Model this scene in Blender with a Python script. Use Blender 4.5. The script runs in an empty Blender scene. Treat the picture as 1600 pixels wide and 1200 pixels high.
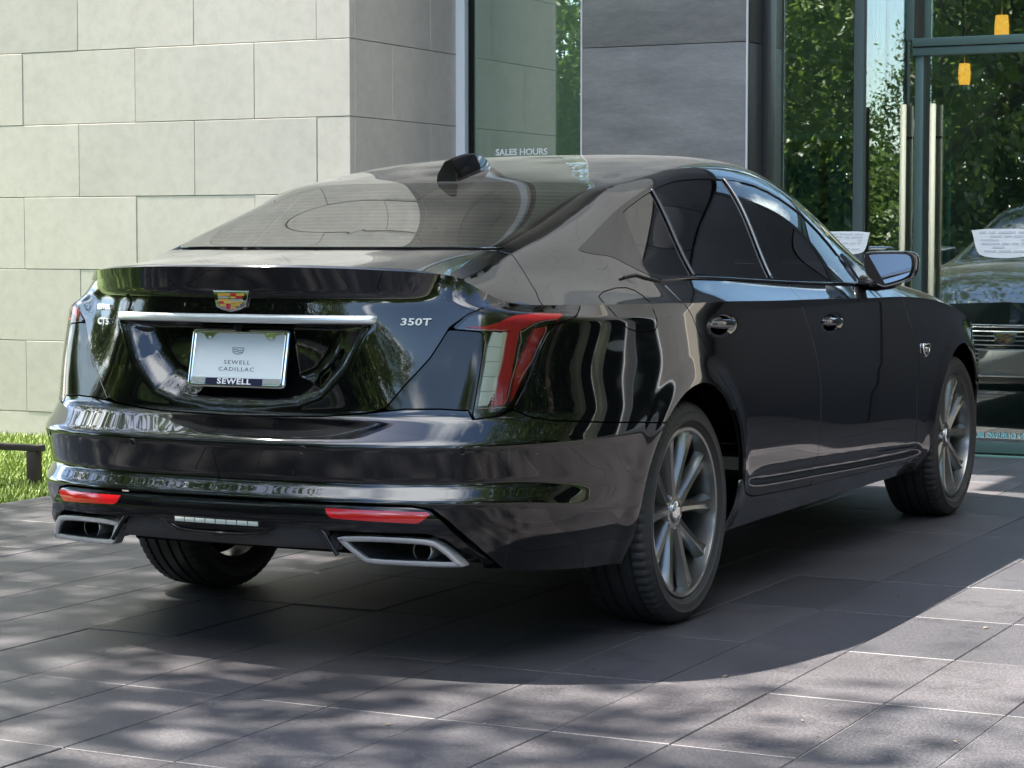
import bpy, bmesh, math, random
import numpy as np
from mathutils import Vector, Matrix, Euler
from mathutils.bvhtree import BVHTree
random.seed(7); rng = np.random.default_rng(7)
SC = bpy.context.scene
COL = SC.collection

# ------------------------------------------------------------------ camera, light, sky
cam_d = bpy.data.cameras.new('camera'); cam = bpy.data.objects.new('camera', cam_d); COL.objects.link(cam)
cam.location = (3.4116, -6.1684, 1.142)
cam.rotation_euler = (math.pi/2 - .0638, 0, .4649)
cam_d.sensor_width = 36; cam_d.lens = 3485.2/1600*36; cam_d.clip_start = .05; cam_d.clip_end = 600
SC.camera = cam
SUN_DIR = Vector((-.58, -.05, 1.0)).normalized()           # towards the sun
elev = math.asin(SUN_DIR.z)
world = bpy.data.worlds.new('World'); SC.world = world; world.use_nodes = True
wn = world.node_tree.nodes; wl = world.node_tree.links; wn.clear()
sky = wn.new('ShaderNodeTexSky'); sky.sky_type = 'NISHITA'; sky.sun_disc = False
sky.sun_elevation = elev; sky.sun_rotation = math.atan2(SUN_DIR.x, SUN_DIR.y); sky.dust_density = .6; sky.ozone_density = 1.6
geo = wn.new('ShaderNodeTexCoord')
sep = wn.new('ShaderNodeSeparateXYZ'); wl.new(geo.outputs['Generated'], sep.inputs[0])
def wmath(op, a, b=None):
    n = wn.new('ShaderNodeMath'); n.operation = op
    for i, v in enumerate((a, b)):
        if v is None: continue
        if isinstance(v, (int, float)): n.inputs[i].default_value = v
        else: wl.new(v, n.inputs[i])
    return n.outputs[0]
zc = wmath('MAXIMUM', sep.outputs[2], .05)
den = wmath('ADD', zc, .12)
cx = wmath('DIVIDE', sep.outputs[0], den); cy = wmath('DIVIDE', sep.outputs[1], den)
comb = wn.new('ShaderNodeCombineXYZ'); wl.new(cx, comb.inputs[0]); wl.new(cy, comb.inputs[1])
no = wn.new('ShaderNodeTexNoise'); no.inputs['Scale'].default_value = .85; no.inputs['Detail'].default_value = 9; no.inputs['Roughness'].default_value = .55
wl.new(comb.outputs[0], no.inputs['Vector'])
cr = wn.new('ShaderNodeValToRGB'); cr.color_ramp.elements[0].position = .53; cr.color_ramp.elements[1].position = .62
wl.new(no.outputs['Fac'], cr.inputs[0])
cmix = wn.new('ShaderNodeMixRGB'); wl.new(cr.outputs[0], cmix.inputs[0]); wl.new(sky.outputs[0], cmix.inputs[1])
cmix.inputs[2].default_value = (13.5, 13.9, 14.4, 1)
bg = wn.new('ShaderNodeBackground'); bg.inputs[1].default_value = .088; wl.new(cmix.outputs[0], bg.inputs[0])
wo = wn.new('ShaderNodeOutputWorld'); wl.new(bg.outputs[0], wo.inputs[0])
sun_d = bpy.data.lights.new('sun', 'SUN'); sun_d.energy = 5.0; sun_d.angle = math.radians(.53); sun_d.color = (1, .945, .85)
sun = bpy.data.objects.new('sun', sun_d); COL.objects.link(sun)
sun.rotation_euler = SUN_DIR.to_track_quat('Z', 'Y').to_euler(); sun.location = (-6, -1, 12)
SC.view_settings.view_transform = 'Standard'; SC.view_settings.look = 'None'; SC.view_settings.gamma = 1
SC.view_settings.use_curve_mapping = False
SC.view_settings.exposure = 2.58
SC.render.engine = 'CYCLES'
SC.cycles.max_bounces = 10; SC.cycles.glossy_bounces = 5; SC.cycles.transparent_max_bounces = 16; SC.cycles.caustics_reflective = False

# ------------------------------------------------------------------ materials
MATS = {}
class NT:
    def __init__(s, name):
        s.m = bpy.data.materials.new(name); s.m.use_nodes = True; s.n = s.m.node_tree.nodes; s.l = s.m.node_tree.links
        s.b = s.n['Principled BSDF']; s.o = s.n['Material Output']; MATS[name] = s.m
    def new(s, t, **kw):
        x = s.n.new(t)
        for k, v in kw.items():
            if k.startswith('_'): setattr(x, k[1:], v)
            else: s.set(x, k.replace('_', ' '), v)
        return x
    def set(s, node, key, v):
        i = node.inputs[key]
        if hasattr(v, 'is_output') or isinstance(v, bpy.types.NodeSocket): s.l.new(v, i)
        else: i.default_value = v
    def p(s, **kw):
        for k, v in kw.items(): s.set(s.b, k.replace('_', ' '), v)
    def coord(s, kind='Object', scale=(1, 1, 1)):
        c = s.new('ShaderNodeTexCoord'); mp = s.new('ShaderNodeMapping'); s.l.new(c.outputs[kind], mp.inputs[0])
        mp.inputs['Scale'].default_value = scale; return mp.outputs[0]
    def noise(s, vec, sc, det=4, rough=.5):
        n = s.new('ShaderNodeTexNoise'); s.l.new(vec, n.inputs['Vector']); n.inputs['Scale'].default_value = sc
        n.inputs['Detail'].default_value = det; n.inputs['Roughness'].default_value = rough; return n.outputs['Fac']
    def ramp(s, fac, stops):
        r = s.new('ShaderNodeValToRGB'); s.l.new(fac, r.inputs[0]); e = r.color_ramp.elements
        while len(e) < len(stops): e.new(.5)
        for x, (pos, c) in zip(e, stops): x.position = pos; x.color = tuple(c) + (1,) if len(c) == 3 else c
        return r.outputs[0]
    def math(s, op, a, b=0.):
        n = s.new('ShaderNodeMath'); n.operation = op
        for i, v in enumerate((a, b)):
            if isinstance(v, (int, float)): n.inputs[i].default_value = v
            else: s.l.new(v, n.inputs[i])
        return n.outputs[0]
    def mix(s, fac, a, b, kind='MIX'):
        n = s.new('ShaderNodeMixRGB'); n.blend_type = kind
        for i, v in enumerate((fac, a, b)):
            if isinstance(v, (int, float)): n.inputs[i].default_value = v
            elif isinstance(v, tuple): n.inputs[i].default_value = v + (1,) if len(v) == 3 else v
            else: s.l.new(v, n.inputs[i])
        return n.outputs[0]
    def bump(s, h, strength=.3, dist=.01):
        n = s.new('ShaderNodeBump'); s.l.new(h, n.inputs['Height']); n.inputs['Strength'].default_value = strength
        n.inputs['Distance'].default_value = dist; s.l.new(n.outputs[0], s.b.inputs['Normal'])
def simple(name, col, rough=.5, metal=0, ior=1.5, coat=0, **kw):
    t = NT(name); t.p(Base_Color=tuple(col) + (1,), Roughness=rough, Metallic=metal, IOR=ior)
    t.b.inputs['Coat Weight'].default_value = coat; t.b.inputs['Coat Roughness'].default_value = .02
    for k, v in kw.items(): t.set(t.b, k.replace('_', ' '), v)
    return t.m
# body paint: black clear-coated, with a faint film of dust on what faces up
t = NT('paint')
v = t.coord('Object'); dn = t.noise(v, 60, 6, .7)
t.p(Base_Color=(.0025, .0026, .0032, 1), Roughness=.06, IOR=1.3)
t.b.inputs['Coat Weight'].default_value = 1; t.b.inputs['Coat Roughness'].default_value = .012; t.b.inputs['Coat IOR'].default_value = 1.58
def dust(t, top, amount, graze):
    g = t.new('ShaderNodeNewGeometry'); sx = t.new('ShaderNodeSeparateXYZ'); t.l.new(g.outputs['Normal'], sx.inputs[0])
    up = t.math('MULTIPLY', t.math('MAXIMUM', t.math('SUBTRACT', sx.outputs[2], .72), 0.), 3.5)
    lw = t.new('ShaderNodeLayerWeight'); lw.inputs[0].default_value = .5
    fc = t.math('POWER', lw.outputs['Facing'], 6.)
    nz = t.noise(g.outputs['Position'], 9, 6, .7)
    am = t.math('ADD', t.math('MULTIPLY', fc, graze), amount)
    f_ = t.math('MINIMUM', t.math('MULTIPLY', t.math('MULTIPLY', up, am), t.math('ADD', nz, .5)), .85)
    df = t.new('ShaderNodeBsdfDiffuse'); df.inputs[0].default_value = (.20, .20, .197, 1)
    mx = t.new('ShaderNodeMixShader'); t.l.new(f_, mx.inputs[0]); t.l.new(top, mx.inputs[1]); t.l.new(df.outputs[0], mx.inputs[2]); t.l.new(mx.outputs[0], t.o.inputs[0])
dust(t, t.b.outputs[0], .006, .22)
simple('gloss_black', (.004, .004, .005), .05, ior=1.5)
simple('matte_black', (.006, .006, .007), .75, ior=1.3)
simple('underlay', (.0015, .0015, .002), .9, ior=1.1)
t = NT('plastic'); v = t.coord(); t.p(Base_Color=(.045, .046, .05, 1), Roughness=.5); t.bump(t.noise(v, 900, 2), .25, .001)
simple('chrome', (.82, .83, .84), .06, 1)
simple('satin_chrome', (.84, .85, .86), .28, .75)
simple('chrome_dark', (.16, .165, .17), .08, .9)
simple('amber_wire', (.60, .34, .16), .5)
simple('red_lens', (.42, .006, .012), .12, ior=1.5, coat=1)
simple('red_lens_dark', (.55, .02, .03), .15, ior=1.5, coat=1)
t = NT('red_bar'); v = t.coord(); t.p(Base_Color=(.72, .012, .02, 1), Roughness=.22)
w_ = t.new('ShaderNodeTexWave'); w_.inputs['Scale'].default_value = 160; w_.inputs['Distortion'].default_value = .5; w_.bands_direction = 'Z'; t.l.new(v, w_.inputs[0]); t.bump(w_.outputs['Fac'], .5, .002)
simple('amber', (.55, .12, .02), .3)
t = NT('white_lens'); v = t.coord(); t.p(Base_Color=(.84, .88, .70, 1), Roughness=.25); t.bump(t.noise(v, 700, 1), .4, .001)
simple('backup_lens', (.42, .46, .42), .2)
simple('window_dark', (.01, .014, .015), .05)
simple('cream_line', (.85, .78, .5), .3)
simple('rib_line', (.75, .45, .42), .2, .2)
simple('badge_metal', (.85, .86, .86), .35, .55)
simple('plate_white', (.72, .76, .76), .35)
simple('grey_ink', (.10, .11, .13), .5)
simple('plate_band', (.02, .02, .05), .3)
simple('white_ink', (.8, .8, .8), .4)
simple('crest_red', (.42, .01, .03), .25, coat=1)
simple('crest_gold', (.70, .42, .08), .3, .4, coat=1)
simple('crest_silver', (.72, .74, .72), .25, .7)
simple('interior_fabric', (.03, .03, .033), .8)
simple('mirror_glass', (.9, .92, .95), .01, 1)
def glassmat(name, tint, reflect_ior=1.5, boost=0.0, rough=0.0):
    t = NT(name); t.n.remove(t.b)
    tr = t.new('ShaderNodeBsdfTransparent'); tr.inputs[0].default_value = tuple(tint) + (1,)
    gl = t.new('ShaderNodeBsdfGlossy'); gl.inputs['Roughness'].default_value = rough; gl.inputs[0].default_value = (1, 1, 1, 1)
    fr = t.new('ShaderNodeFresnel'); fr.inputs[0].default_value = reflect_ior
    fac = t.math('ADD', fr.outputs[0], boost)
    mx = t.new('ShaderNodeMixShader'); t.l.new(fac, mx.inputs[0]); t.l.new(tr.outputs[0], mx.inputs[1]); t.l.new(gl.outputs[0], mx.inputs[2])
    t.l.new(mx.outputs[0], t.o.inputs[0])
    if name == 'rear_glass': dust(t, mx.outputs[0], .012, .10)
    return t.m
glassmat('car_glass', (.10, .115, .12), 1.65, .02)
glassmat('rear_glass', (.22, .23, .23), 1.75, .07)
glassmat('lens_clear', (.93, .93, .93), 1.5, .02)
glassmat('shop_glass', (.70, .88, .82), 1.5, .33)
# tyre / wheel
t = NT('tyre'); v = t.coord(); t.p(Base_Color=(.030, .030, .031, 1), Roughness=.55, IOR=1.45); t.bump(t.noise(v, 300, 3), .2, .001)
t = NT('wheel_metal'); v = t.coord(); t.p(Base_Color=(.20, .20, .19, 1), Roughness=.28, Metallic=.85)
t.b.inputs['Coat Weight'].default_value = .5
simple('disc_metal', (.25, .25, .25), .35, .9)
# paving
def paving(name, base, rough):
    t = NT(name); v = t.coord('Object')
    ga = t.new('ShaderNodeNewGeometry')
    vec = ga.outputs['Position']
    mpn = t.new('ShaderNodeMapping'); t.l.new(vec, mpn.inputs[0]); vec = mpn.outputs[0]
    oi = t.new('ShaderNodeObjectInfo')
    sp = t.noise(vec, 130, 4, .8); md = t.noise(vec, 35, 5, .6); lg = t.noise(vec, 1.3, 4, .55)
    st = t.new('ShaderNodeMapping'); t.l.new(ga.outputs['Position'], st.inputs[0]); st.inputs['Scale'].default_value = (3, 26, 1)
    sn = t.noise(st.outputs[0], 1.5, 5, .6)
    c = t.ramp(sp, [(.34, tuple(x*.30 for x in base)), (.50, base), (.64, tuple(min(1, x*2.6) for x in base))])
    c = t.mix(.22, c, t.ramp(md, [(.35, tuple(x*.7 for x in base)), (.7, tuple(x*1.5 for x in base))]))
    c = t.mix(.22, c, t.ramp(sn, [(.35, tuple(x*.75 for x in base)), (.7, tuple(x*1.45 for x in base))]))
    c = t.mix(1.0, c, t.ramp(oi.outputs['Random'], [(0, (.72, .73, .76)), (.5, (1, 1, 1)), (1, (1.28, 1.22, 1.18))]), 'MULTIPLY')
    c = t.mix(.9, c, t.ramp(lg, [(.3, (.72, .72, .72)), (.7, (1.3, 1.3, 1.3))]), 'MULTIPLY'); st2 = t.noise(vec, 4.5, 7, .75); c = t.mix(.8, c, t.ramp(st2, [(.36, (.6, .6, .6)), (.46, (1, 1, 1)), (.72, (1.1, 1.1, 1.1)), (.80, (1.5, 1.48, 1.45))]), 'MULTIPLY')
    t.p(Base_Color=c, IOR=1.5)
    r = t.math('MULTIPLY_ADD', sp, .12); t.n[-1].inputs[2].default_value = rough
    t.l.new(r, t.b.inputs['Roughness'])
    t.bump(t.math('ADD', sp, t.math('MULTIPLY', md, .5)), .45, .002)
    return t.m
paving('paving_stone', (.0415, .0395, .044), .42)
simple('joint', (.21, .205, .20), .9)
# limestone cladding
t = NT('limestone'); v = t.coord('Object'); ga = t.new('ShaderNodeNewGeometry'); oi = t.new('ShaderNodeObjectInfo')
n1 = t.noise(ga.outputs['Position'], 2.2, 6, .6); n2 = t.noise(ga.outputs['Position'], 14, 8, .7); n3 = t.noise(ga.outputs['Position'], 160, 3)
c = t.ramp(n1, [(.3, (.545, .50, .46)), (.7, (.62, .57, .525))])
c = t.mix(.35, c, t.ramp(n2, [(.38, (.455, .42, .385)), (.55, (.585, .54, .495)), (.8, (.67, .62, .57))]))
c = t.mix(1.0, c, t.ramp(oi.outputs['Random'], [(0, (.93, .93, .93)), (1, (1.05, 1.045, 1.03))]), 'MULTIPLY')
t.p(Base_Color=c, Roughness=.75); t.bump(t.math('ADD', n2, t.math('MULTIPLY', n3, .4)), .12, .004)
simple('wall_joint', (.22, .21, .19), .9)
t = NT('slate_tile'); ga = t.new('ShaderNodeNewGeometry'); mp = t.new('ShaderNodeMapping'); t.l.new(ga.outputs['Position'], mp.inputs[0])
mp.inputs['Scale'].default_value = (1.0, 1, 4.5); mp.inputs['Rotation'].default_value = (0, .22, 0)
n1 = t.noise(mp.outputs[0], 2.3, 9, .62); n2 = t.noise(mp.outputs[0], 26, 5, .7)
c = t.ramp(n1, [(.32, (.145, .138, .142)), (.5, (.20, .192, .196)), (.72, (.27, .258, .258))])
c = t.mix(.25, c, t.ramp(n2, [(.4, (.09, .09, .10)), (.7, (.24, .24, .25))]))
t.p(Base_Color=c, Roughness=.5); t.bump(n2, .15, .003)
simple('tile_edge', (.62, .63, .66), .4)
simple('slate_side', (.035, .037, .042), .5)
simple('drive_asphalt', (.10, .098, .10), .85)
simple('kerb_stone', (.35, .34, .31), .8)
simple('dark_frame', (.03, .034, .036), .4, .3)
simple('pale_mullion', (.75, .80, .84), .4)
simple('green_frame', (.085, .14, .13), .4, .2)
simple('steel_handle', (.95, .90, .62), .45, .05)
simple('steel_handle_back', (.38, .58, .44), .4, .2)
simple('decal', (.80, .82, .84), .6)
simple('decal_grey', (.62, .64, .68), .6)
simple('text_white', (.85, .87, .88), .6)
t = NT('text_cyan'); t.p(Base_Color=(.25, .62, .66, 1), Roughness=.5)
simple('poster', (.75, .72, .75), .5)
simple('poster_blue', (.30, .55, .75), .5)
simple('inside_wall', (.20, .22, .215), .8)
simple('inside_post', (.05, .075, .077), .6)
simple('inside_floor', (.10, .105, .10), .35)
simple('counter', (.42, .62, .55), .4)
simple('counter_glass', (.16, .34, .34), .3)
simple('mat_rib', (.12, .25, .22), .6)
t = NT('lamp_glow'); t.p(Base_Color=(.9, .6, .2, 1), Roughness=.4)
t.b.inputs['Emission Color'].default_value = (1, .36, .05, 1); t.b.inputs['Emission Strength'].default_value = .55
t = NT('lawn_soil'); v = t.coord(); t.p(Base_Color=t.ramp(t.noise(v, 30, 6), [(.3, (.05, .09, .012)), (.7, (.10, .16, .022))]), Roughness=.9)
t = NT('grass'); oi = t.new('ShaderNodeNewGeometry')
t.p(Base_Color=t.ramp(t.noise(oi.outputs['Position'], 9, 4), [(.3, (.12, .18, .025)), (.7, (.22, .28, .05))]), Roughness=.6)
t.b.inputs['Subsurface Weight'].default_value = 0
def leafmat(name, a, b):
    t = NT(name); g = t.new('ShaderNodeNewGeometry')
    col = t.ramp(t.noise(g.outputs['Position'], 3.5, 3), [(.3, a), (.7, b)])
    t.p(Base_Color=col, Roughness=.45)
    tl = t.new('ShaderNodeBsdfTranslucent'); t.l.new(col, tl.inputs[0])
    mx = t.new('ShaderNodeMixShader'); mx.inputs[0].default_value = .45
    t.l.new(t.b.outputs[0], mx.inputs[1]); t.l.new(tl.outputs[0], mx.inputs[2]); t.l.new(mx.outputs[0], t.o.inputs[0])
leafmat('leaf', (.05, .095, .014), (.115, .17, .03))
t = NT('bark'); v = t.coord('Object', (1, 1, .25)); n = t.noise(v, 14, 7, .7)
t.p(Base_Color=t.ramp(n, [(.3, (.035, .028, .022)), (.7, (.10, .085, .07))]), Roughness=.9); t.bump(n, .7, .03)
simple('dry_leaf', (.16, .12, .07), .8)
simple('rail_brown', (.045, .034, .034), .5, .2)
simple('white_paint', (.75, .76, .78), .15, coat=1)

# ------------------------------------------------------------------ object helpers
def tag(o, label=None, cat=None, group=None, kind=None):
    if label: o['label'] = label
    if cat: o['category'] = cat
    if group: o['group'] = group
    if kind: o['kind'] = kind
    return o
def empty(name, loc=(0, 0, 0), label=None, cat=None, group=None):
    o = bpy.data.objects.new(name, None); o.location = loc; COL.objects.link(o); o.empty_display_size = .1
    return tag(o, label, cat, group)
def link(name, me, parent=None):
    o = bpy.data.objects.new(name, me); COL.objects.link(o)
    if parent is not None:
        o.parent = parent
        def world_of(q):
            m_ = Matrix.LocRotScale(q.location, q.rotation_euler, q.scale)
            return world_of(q.parent) @ q.matrix_parent_inverse @ m_ if q.parent is not None else m_
        o.matrix_parent_inverse = world_of(parent).inverted()
    return o
def mesh(name, V, F, mat, parent=None, smooth=False, normals=None):
    me = bpy.data.meshes.new(name); me.from_pydata([tuple(map(float, v)) for v in V], [], [tuple(map(int, f)) for f in F])
    for m in (mat if isinstance(mat, (list, tuple)) else [mat]): me.materials.append(MATS[m])
    if smooth or normals is not None: me.polygons.foreach_set('use_smooth', [True]*len(me.polygons))
    if normals is not None: me.normals_split_custom_set(normals)
    me.update(); return link(name, me, parent)
def from_bm(name, bm, mat, parent=None, smooth=False, angle=None):
    bmesh.ops.recalc_face_normals(bm, faces=bm.faces)
    me = bpy.data.meshes.new(name); bm.to_mesh(me); bm.free()
    for m in (mat if isinstance(mat, (list, tuple)) else [mat]): me.materials.append(MATS[m])
    if smooth or angle:
        me.polygons.foreach_set('use_smooth', [True]*len(me.polygons))
        if angle: me.set_sharp_from_angle(angle=math.radians(angle))
    return link(name, me, parent)
def bm_box(bm, c, s, bevel=0, rot=None):
    r = bmesh.ops.create_cube(bm, size=1); vs = r['verts']
    for v in vs: v.co = Vector((v.co.x*s[0], v.co.y*s[1], v.co.z*s[2]))
    if bevel:
        es = list({e for v in vs for e in v.link_edges})
        rb = bmesh.ops.bevel(bm, geom=es, offset=bevel, segments=2, profile=.6, affect='EDGES'); vs = list({v for f in rb['faces'] for v in f.verts} | {v for v in vs if v.is_valid})
    for v in vs:
        if rot is not None: v.co = rot @ v.co
        v.co += Vector(c)
def box(name, c, s, mat, parent=None, bevel=0, rot=None):
    bm = bmesh.new(); bm_box(bm, c, s, bevel, rot); return from_bm(name, bm, mat, parent, angle=40 if bevel else None)
def tube_geo(P, r, n=8, closed=False, cap=True):
    P = [Vector(p) for p in P]; R = r if hasattr(r, '__len__') else [r]*len(P); V = []; F = []
    up = None
    for i, p in enumerate(P):
        if closed: t_ = (P[(i+1) % len(P)]-P[i-1]).normalized()
        else: t_ = (P[min(i+1, len(P)-1)]-P[max(i-1, 0)]).normalized()
        if up is None:
            a = Vector((0, 0, 1)) if abs(t_.z) < .9 else Vector((1, 0, 0)); up = (a - t_*a.dot(t_)).normalized()
        else: up = (up - t_*up.dot(t_)).normalized()
        s_ = t_.cross(up)
        for k in range(n):
            an = 2*math.pi*k/n; V.append(p + (up*math.cos(an)+s_*math.sin(an))*R[i])
    m = len(P)
    for i in range(m if closed else m-1):
        for k in range(n):
            a = i*n+k; b = i*n+(k+1) % n; c = ((i+1) % m)*n+(k+1) % n; d = ((i+1) % m)*n+k; F.append((a, b, c, d))
    if cap and not closed: F.append(tuple(range(n))[::-1]); F.append(tuple((m-1)*n+k for k in range(n)))
    return V, F
def tube(name, P, r, mat, parent=None, n=8, closed=False):
    V, F = tube_geo(P, r, n, closed); return mesh(name, V, F, mat, parent, smooth=True)
def prism(name, pts, mat, parent=None, axis='y', a=0., b=.01, fn=None, bevel=0):
    """polygon pts (u,w) extruded between a and b along axis; fn maps (u, w, t) -> xyz"""
    n = len(pts); fn = fn or (lambda u, w, t_: (u, t_, w))
    V = [fn(u, w, a) for u, w in pts]+[fn(u, w, b) for u, w in pts]
    bm = bmesh.new(); vs = [bm.verts.new(v) for v in V]
    f0 = bm.faces.new(vs[:n]); bm.faces.new(vs[n:][::-1])
    for i in range(n): bm.faces.new((vs[i], vs[n+i], vs[n+(i+1) % n], vs[(i+1) % n]))
    if bevel: bmesh.ops.bevel(bm, geom=list(f0.edges), offset=bevel, segments=2, profile=.5, affect='EDGES')
    return from_bm(name, bm, mat, parent, angle=35 if bevel else None)
def revolve_geo(prof, n, center, ax='x', mod=None):
    """profile (u along axis, r) revolved about the x axis through center"""
    V = []; F = []; m = len(prof)
    for k in range(n):
        a = 2*math.pi*k/n; ca, sa = math.cos(a), math.sin(a)
        for i, (u, r) in enumerate(prof):
            rr = r + (mod(i, k) if mod else 0); V.append((center[0]+u, center[1]+rr*ca, center[2]+rr*sa))
    for k in range(n):
        for i in range(m-1):
            F.append((k*m+i, ((k+1) % n)*m+i, ((k+1) % n)*m+i+1, k*m+i+1))
    return V, F
def text_mesh(name, s, size, origin, xdir, updir, mat, parent=None, extrude=.001, align='CENTER', spacing=1., xscale=1., shear=0, bold=0):
    cu = bpy.data.curves.new(name, 'FONT'); cu.body = s; cu.size = size; cu.align_x = align; cu.align_y = 'CENTER'
    cu.extrude = extrude; cu.space_character = spacing; cu.shear = shear; cu.offset = bold; cu.resolution_u = 3
    tmp = bpy.data.objects.new('tmp_text', cu); COL.objects.link(tmp)
    dg = bpy.context.evaluated_depsgraph_get(); me = bpy.data.meshes.new_from_object(tmp.evaluated_get(dg))
    bpy.data.objects.remove(tmp); bpy.data.curves.remove(cu)
    x = Vector(xdir).normalized(); u = Vector(updir).normalized(); nrm = x.cross(u).normalized(); u = nrm.cross(x)
    M = Matrix((( x.x*xscale, u.x, nrm.x, origin[0]), (x.y*xscale, u.y, nrm.y, origin[1]), (x.z*xscale, u.z, nrm.z, origin[2]), (0, 0, 0, 1)))
    me.transform(M); me.materials.clear(); me.materials.append(MATS[mat]); me.name = name
    return link(name, me, parent)
def chaikin(P, it=2, closed=True):
    P = [np.array(p, float) for p in P]
    for _ in range(it):
        Q = []; n = len(P)
        for i in range(n if closed else n-1):
            a, b = P[i], P[(i+1) % n]; Q += [a*.75+b*.25, a*.25+b*.75]
        if not closed: Q = [P[0]]+Q+[P[-1]]
        P = Q
    return np.array(P)
def sdf(P, poly):
    """signed distance, positive inside"""
    P = np.asarray(P, float); poly = np.asarray(poly, float); d = np.full(len(P), 1e9); ins = np.zeros(len(P), bool)
    n = len(poly)
    for i in range(n):
        a = poly[i]; b = poly[(i+1) % n]; e = b-a; w = P-a
        tt = np.clip((w@e)/(e@e+1e-12), 0, 1); q = w-tt[:, None]*e; d = np.minimum(d, (q**2).sum(1))
        c = (a[1] > P[:, 1]) != (b[1] > P[:, 1])
        with np.errstate(divide='ignore', invalid='ignore'):
            xx = (b[0]-a[0])*(P[:, 1]-a[1])/(b[1]-a[1]+1e-15)+a[0]
        ins ^= c & (P[:, 0] < xx)
    d = np.sqrt(d); return np.where(ins, d, -d)
def S(x): x = np.clip(x, 0, 1); return x*x*(3-2*x)
# ------------------------------------------------------------------ ground
def sheet(name, x0, x1, y0, y1, z, mat, kind='structure', nx=1, ny=1):
    V = [(x0+(x1-x0)*i/nx, y0+(y1-y0)*j/ny, z) for j in range(ny+1) for i in range(nx+1)]
    F = [(j*(nx+1)+i, j*(nx+1)+i+1, (j+1)*(nx+1)+i+1, (j+1)*(nx+1)+i) for j in range(ny) for i in range(nx)]
    return tag(mesh(name, V, F, mat), kind=kind)
sheet('ground', -90, 90, -110, 70, -.05, 'lawn_soil')
pave = sheet('pavement', -2.93, 7.2, -7.5, 5.6, -.0035, 'joint')
# stone pavers: .3035 m by .645 m, 4 mm joints; those near the lens are parts, the rest one joined part
def paver_mesh(w_, l_):
    bm = bmesh.new(); bm_box(bm, (0, 0, -.02), (w_, l_, .04))
    top = [e for e in bm.edges if all(v.co.z > -.001 for v in e.verts)]
    bmesh.ops.bevel(bm, geom=top, offset=.0015, segments=1, affect='EDGES')
    bmesh.ops.recalc_face_normals(bm, faces=bm.faces)
    me = bpy.data.meshes.new('paving_tile'); bm.to_mesh(me); bm.free(); me.materials.append(MATS['paving_stone']); return me
PX, PY = .3035, .6455
pm = paver_mesh(PX-.0035, PY-.0035)
rest = bmesh.new(); n_near = 0
C0 = Vector((3.41, -6.17, 0)); fwd = Vector((-math.sin(.4649), math.cos(.4649), 0)); rgt = Vector((fwd.y, -fwd.x, 0))
cells = []
for i in range(-13, 24):
    for j in range(-11, 12):
        x_ = -.0335-.5*PX+PX*i+PX*.0; y_ = .4125+PY*(j-.5)
        if x_-PX/2 < -2.95 or x_+PX/2 > 7.25 or y_+PY/2 > 5.62+.2 or y_-PY/2 < -7.6: continue
        d_ = Vector((x_, y_, 0))-C0; dz = d_.dot(fwd); dx = d_.dot(rgt)
        vis = dz > 4.1 and abs(dx) < dz*.25+.35
        cells.append((not vis, dz if dz > 0 else 99, x_, y_))
cells.sort()
for j in range(-11, 8):
    y_ = .4125+PY*(j-.5)
    if y_-PY/2 > -7.5: bm_box(rest, (-2.8485, y_, -.02), (.160, PY-.0035, .04))
for k_, (nv_, dz, x_, y_) in enumerate(cells):
    dzr = rng.normal(0, .0007); 
    if k_ < 280 and not nv_:
        o = bpy.data.objects.new('paving_tile', pm); COL.objects.link(o); o.location = (x_, y_, dzr); o.parent = pave
        o.rotation_euler = (rng.normal(0, .0008), rng.normal(0, .0015), 0)
    else:
        bm_box(rest, (x_, y_, -.02+dzr), (PX-.0035, PY-.0035, .04))
o = from_bm('paving_tiles', rest, 'paving_stone', pave); o['kind'] = 'stuff'
# kerb and lawns
def lawn(name, x0, x1, y0, y1, z=-.02): return sheet(name, x0, x1, y0, y1, z, 'lawn_soil')
lawn('lawn', -14, -2.95, -7.5, 4.28)
sheet('drive', 10.5, 16, -60, 40, -.03, 'drive_asphalt'); sheet('drive', -40, 40, -14.5, -9.0, -.026, 'drive_asphalt')
sheet('kerb', 10.2, 10.5, -60, 40, .06, 'kerb_stone'); sheet('kerb', -40, 10.2, -9.0, -8.8, .05, 'kerb_stone')
# grass blades on the strip in view
V = []; F = []
def blade(x_, y_, h_, w_, a, lean, z0=-.02):
    n = len(V); dx, dy = math.cos(a)*w_, math.sin(a)*w_; lx, ly = -math.sin(a)*lean, math.cos(a)*lean
    V.extend([(x_-dx, y_-dy, z0), (x_+dx, y_+dy, z0), (x_+dx*.7+lx*.4, y_+dy*.7+ly*.4, z0+h_*.6), (x_-dx*.7+lx*.4, y_-dy*.7+ly*.4, z0+h_*.6), (x_+lx, y_+ly, z0+h_)])
    F.extend([(n, n+1, n+2, n+3), (n+3, n+2, n+4)])
N_ = 60000
gx = rng.uniform(-6.2, -2.93, N_); gy = rng.uniform(1.2, 4.28, N_); ga_ = rng.uniform(0, 6.3, N_); gh = rng.uniform(.02, .055, N_); gl = rng.uniform(0, .03, N_)
for i in range(N_):
    if gx[i] > -2.2-.0*gy[i] : continue
    blade(gx[i], gy[i], gh[i], .003, ga_[i], gl[i])
tag(mesh('grass', V, F, 'grass'), kind='stuff')
rl = empty('low_rail', (-4.6, 2.21, 0), 'low dark brown metal rail standing on the bright grass left of the car', 'railing')
box('rail_bar', (-4.8, 2.21, .168), (3.06, .05, .030), 'rail_brown', rl, .004)
for x_ in (-3.32, -4.8, -6.28): box('post', (x_+.0, 2.21, .066), (.055, .05, .172), 'rail_brown', rl, .004)

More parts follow.
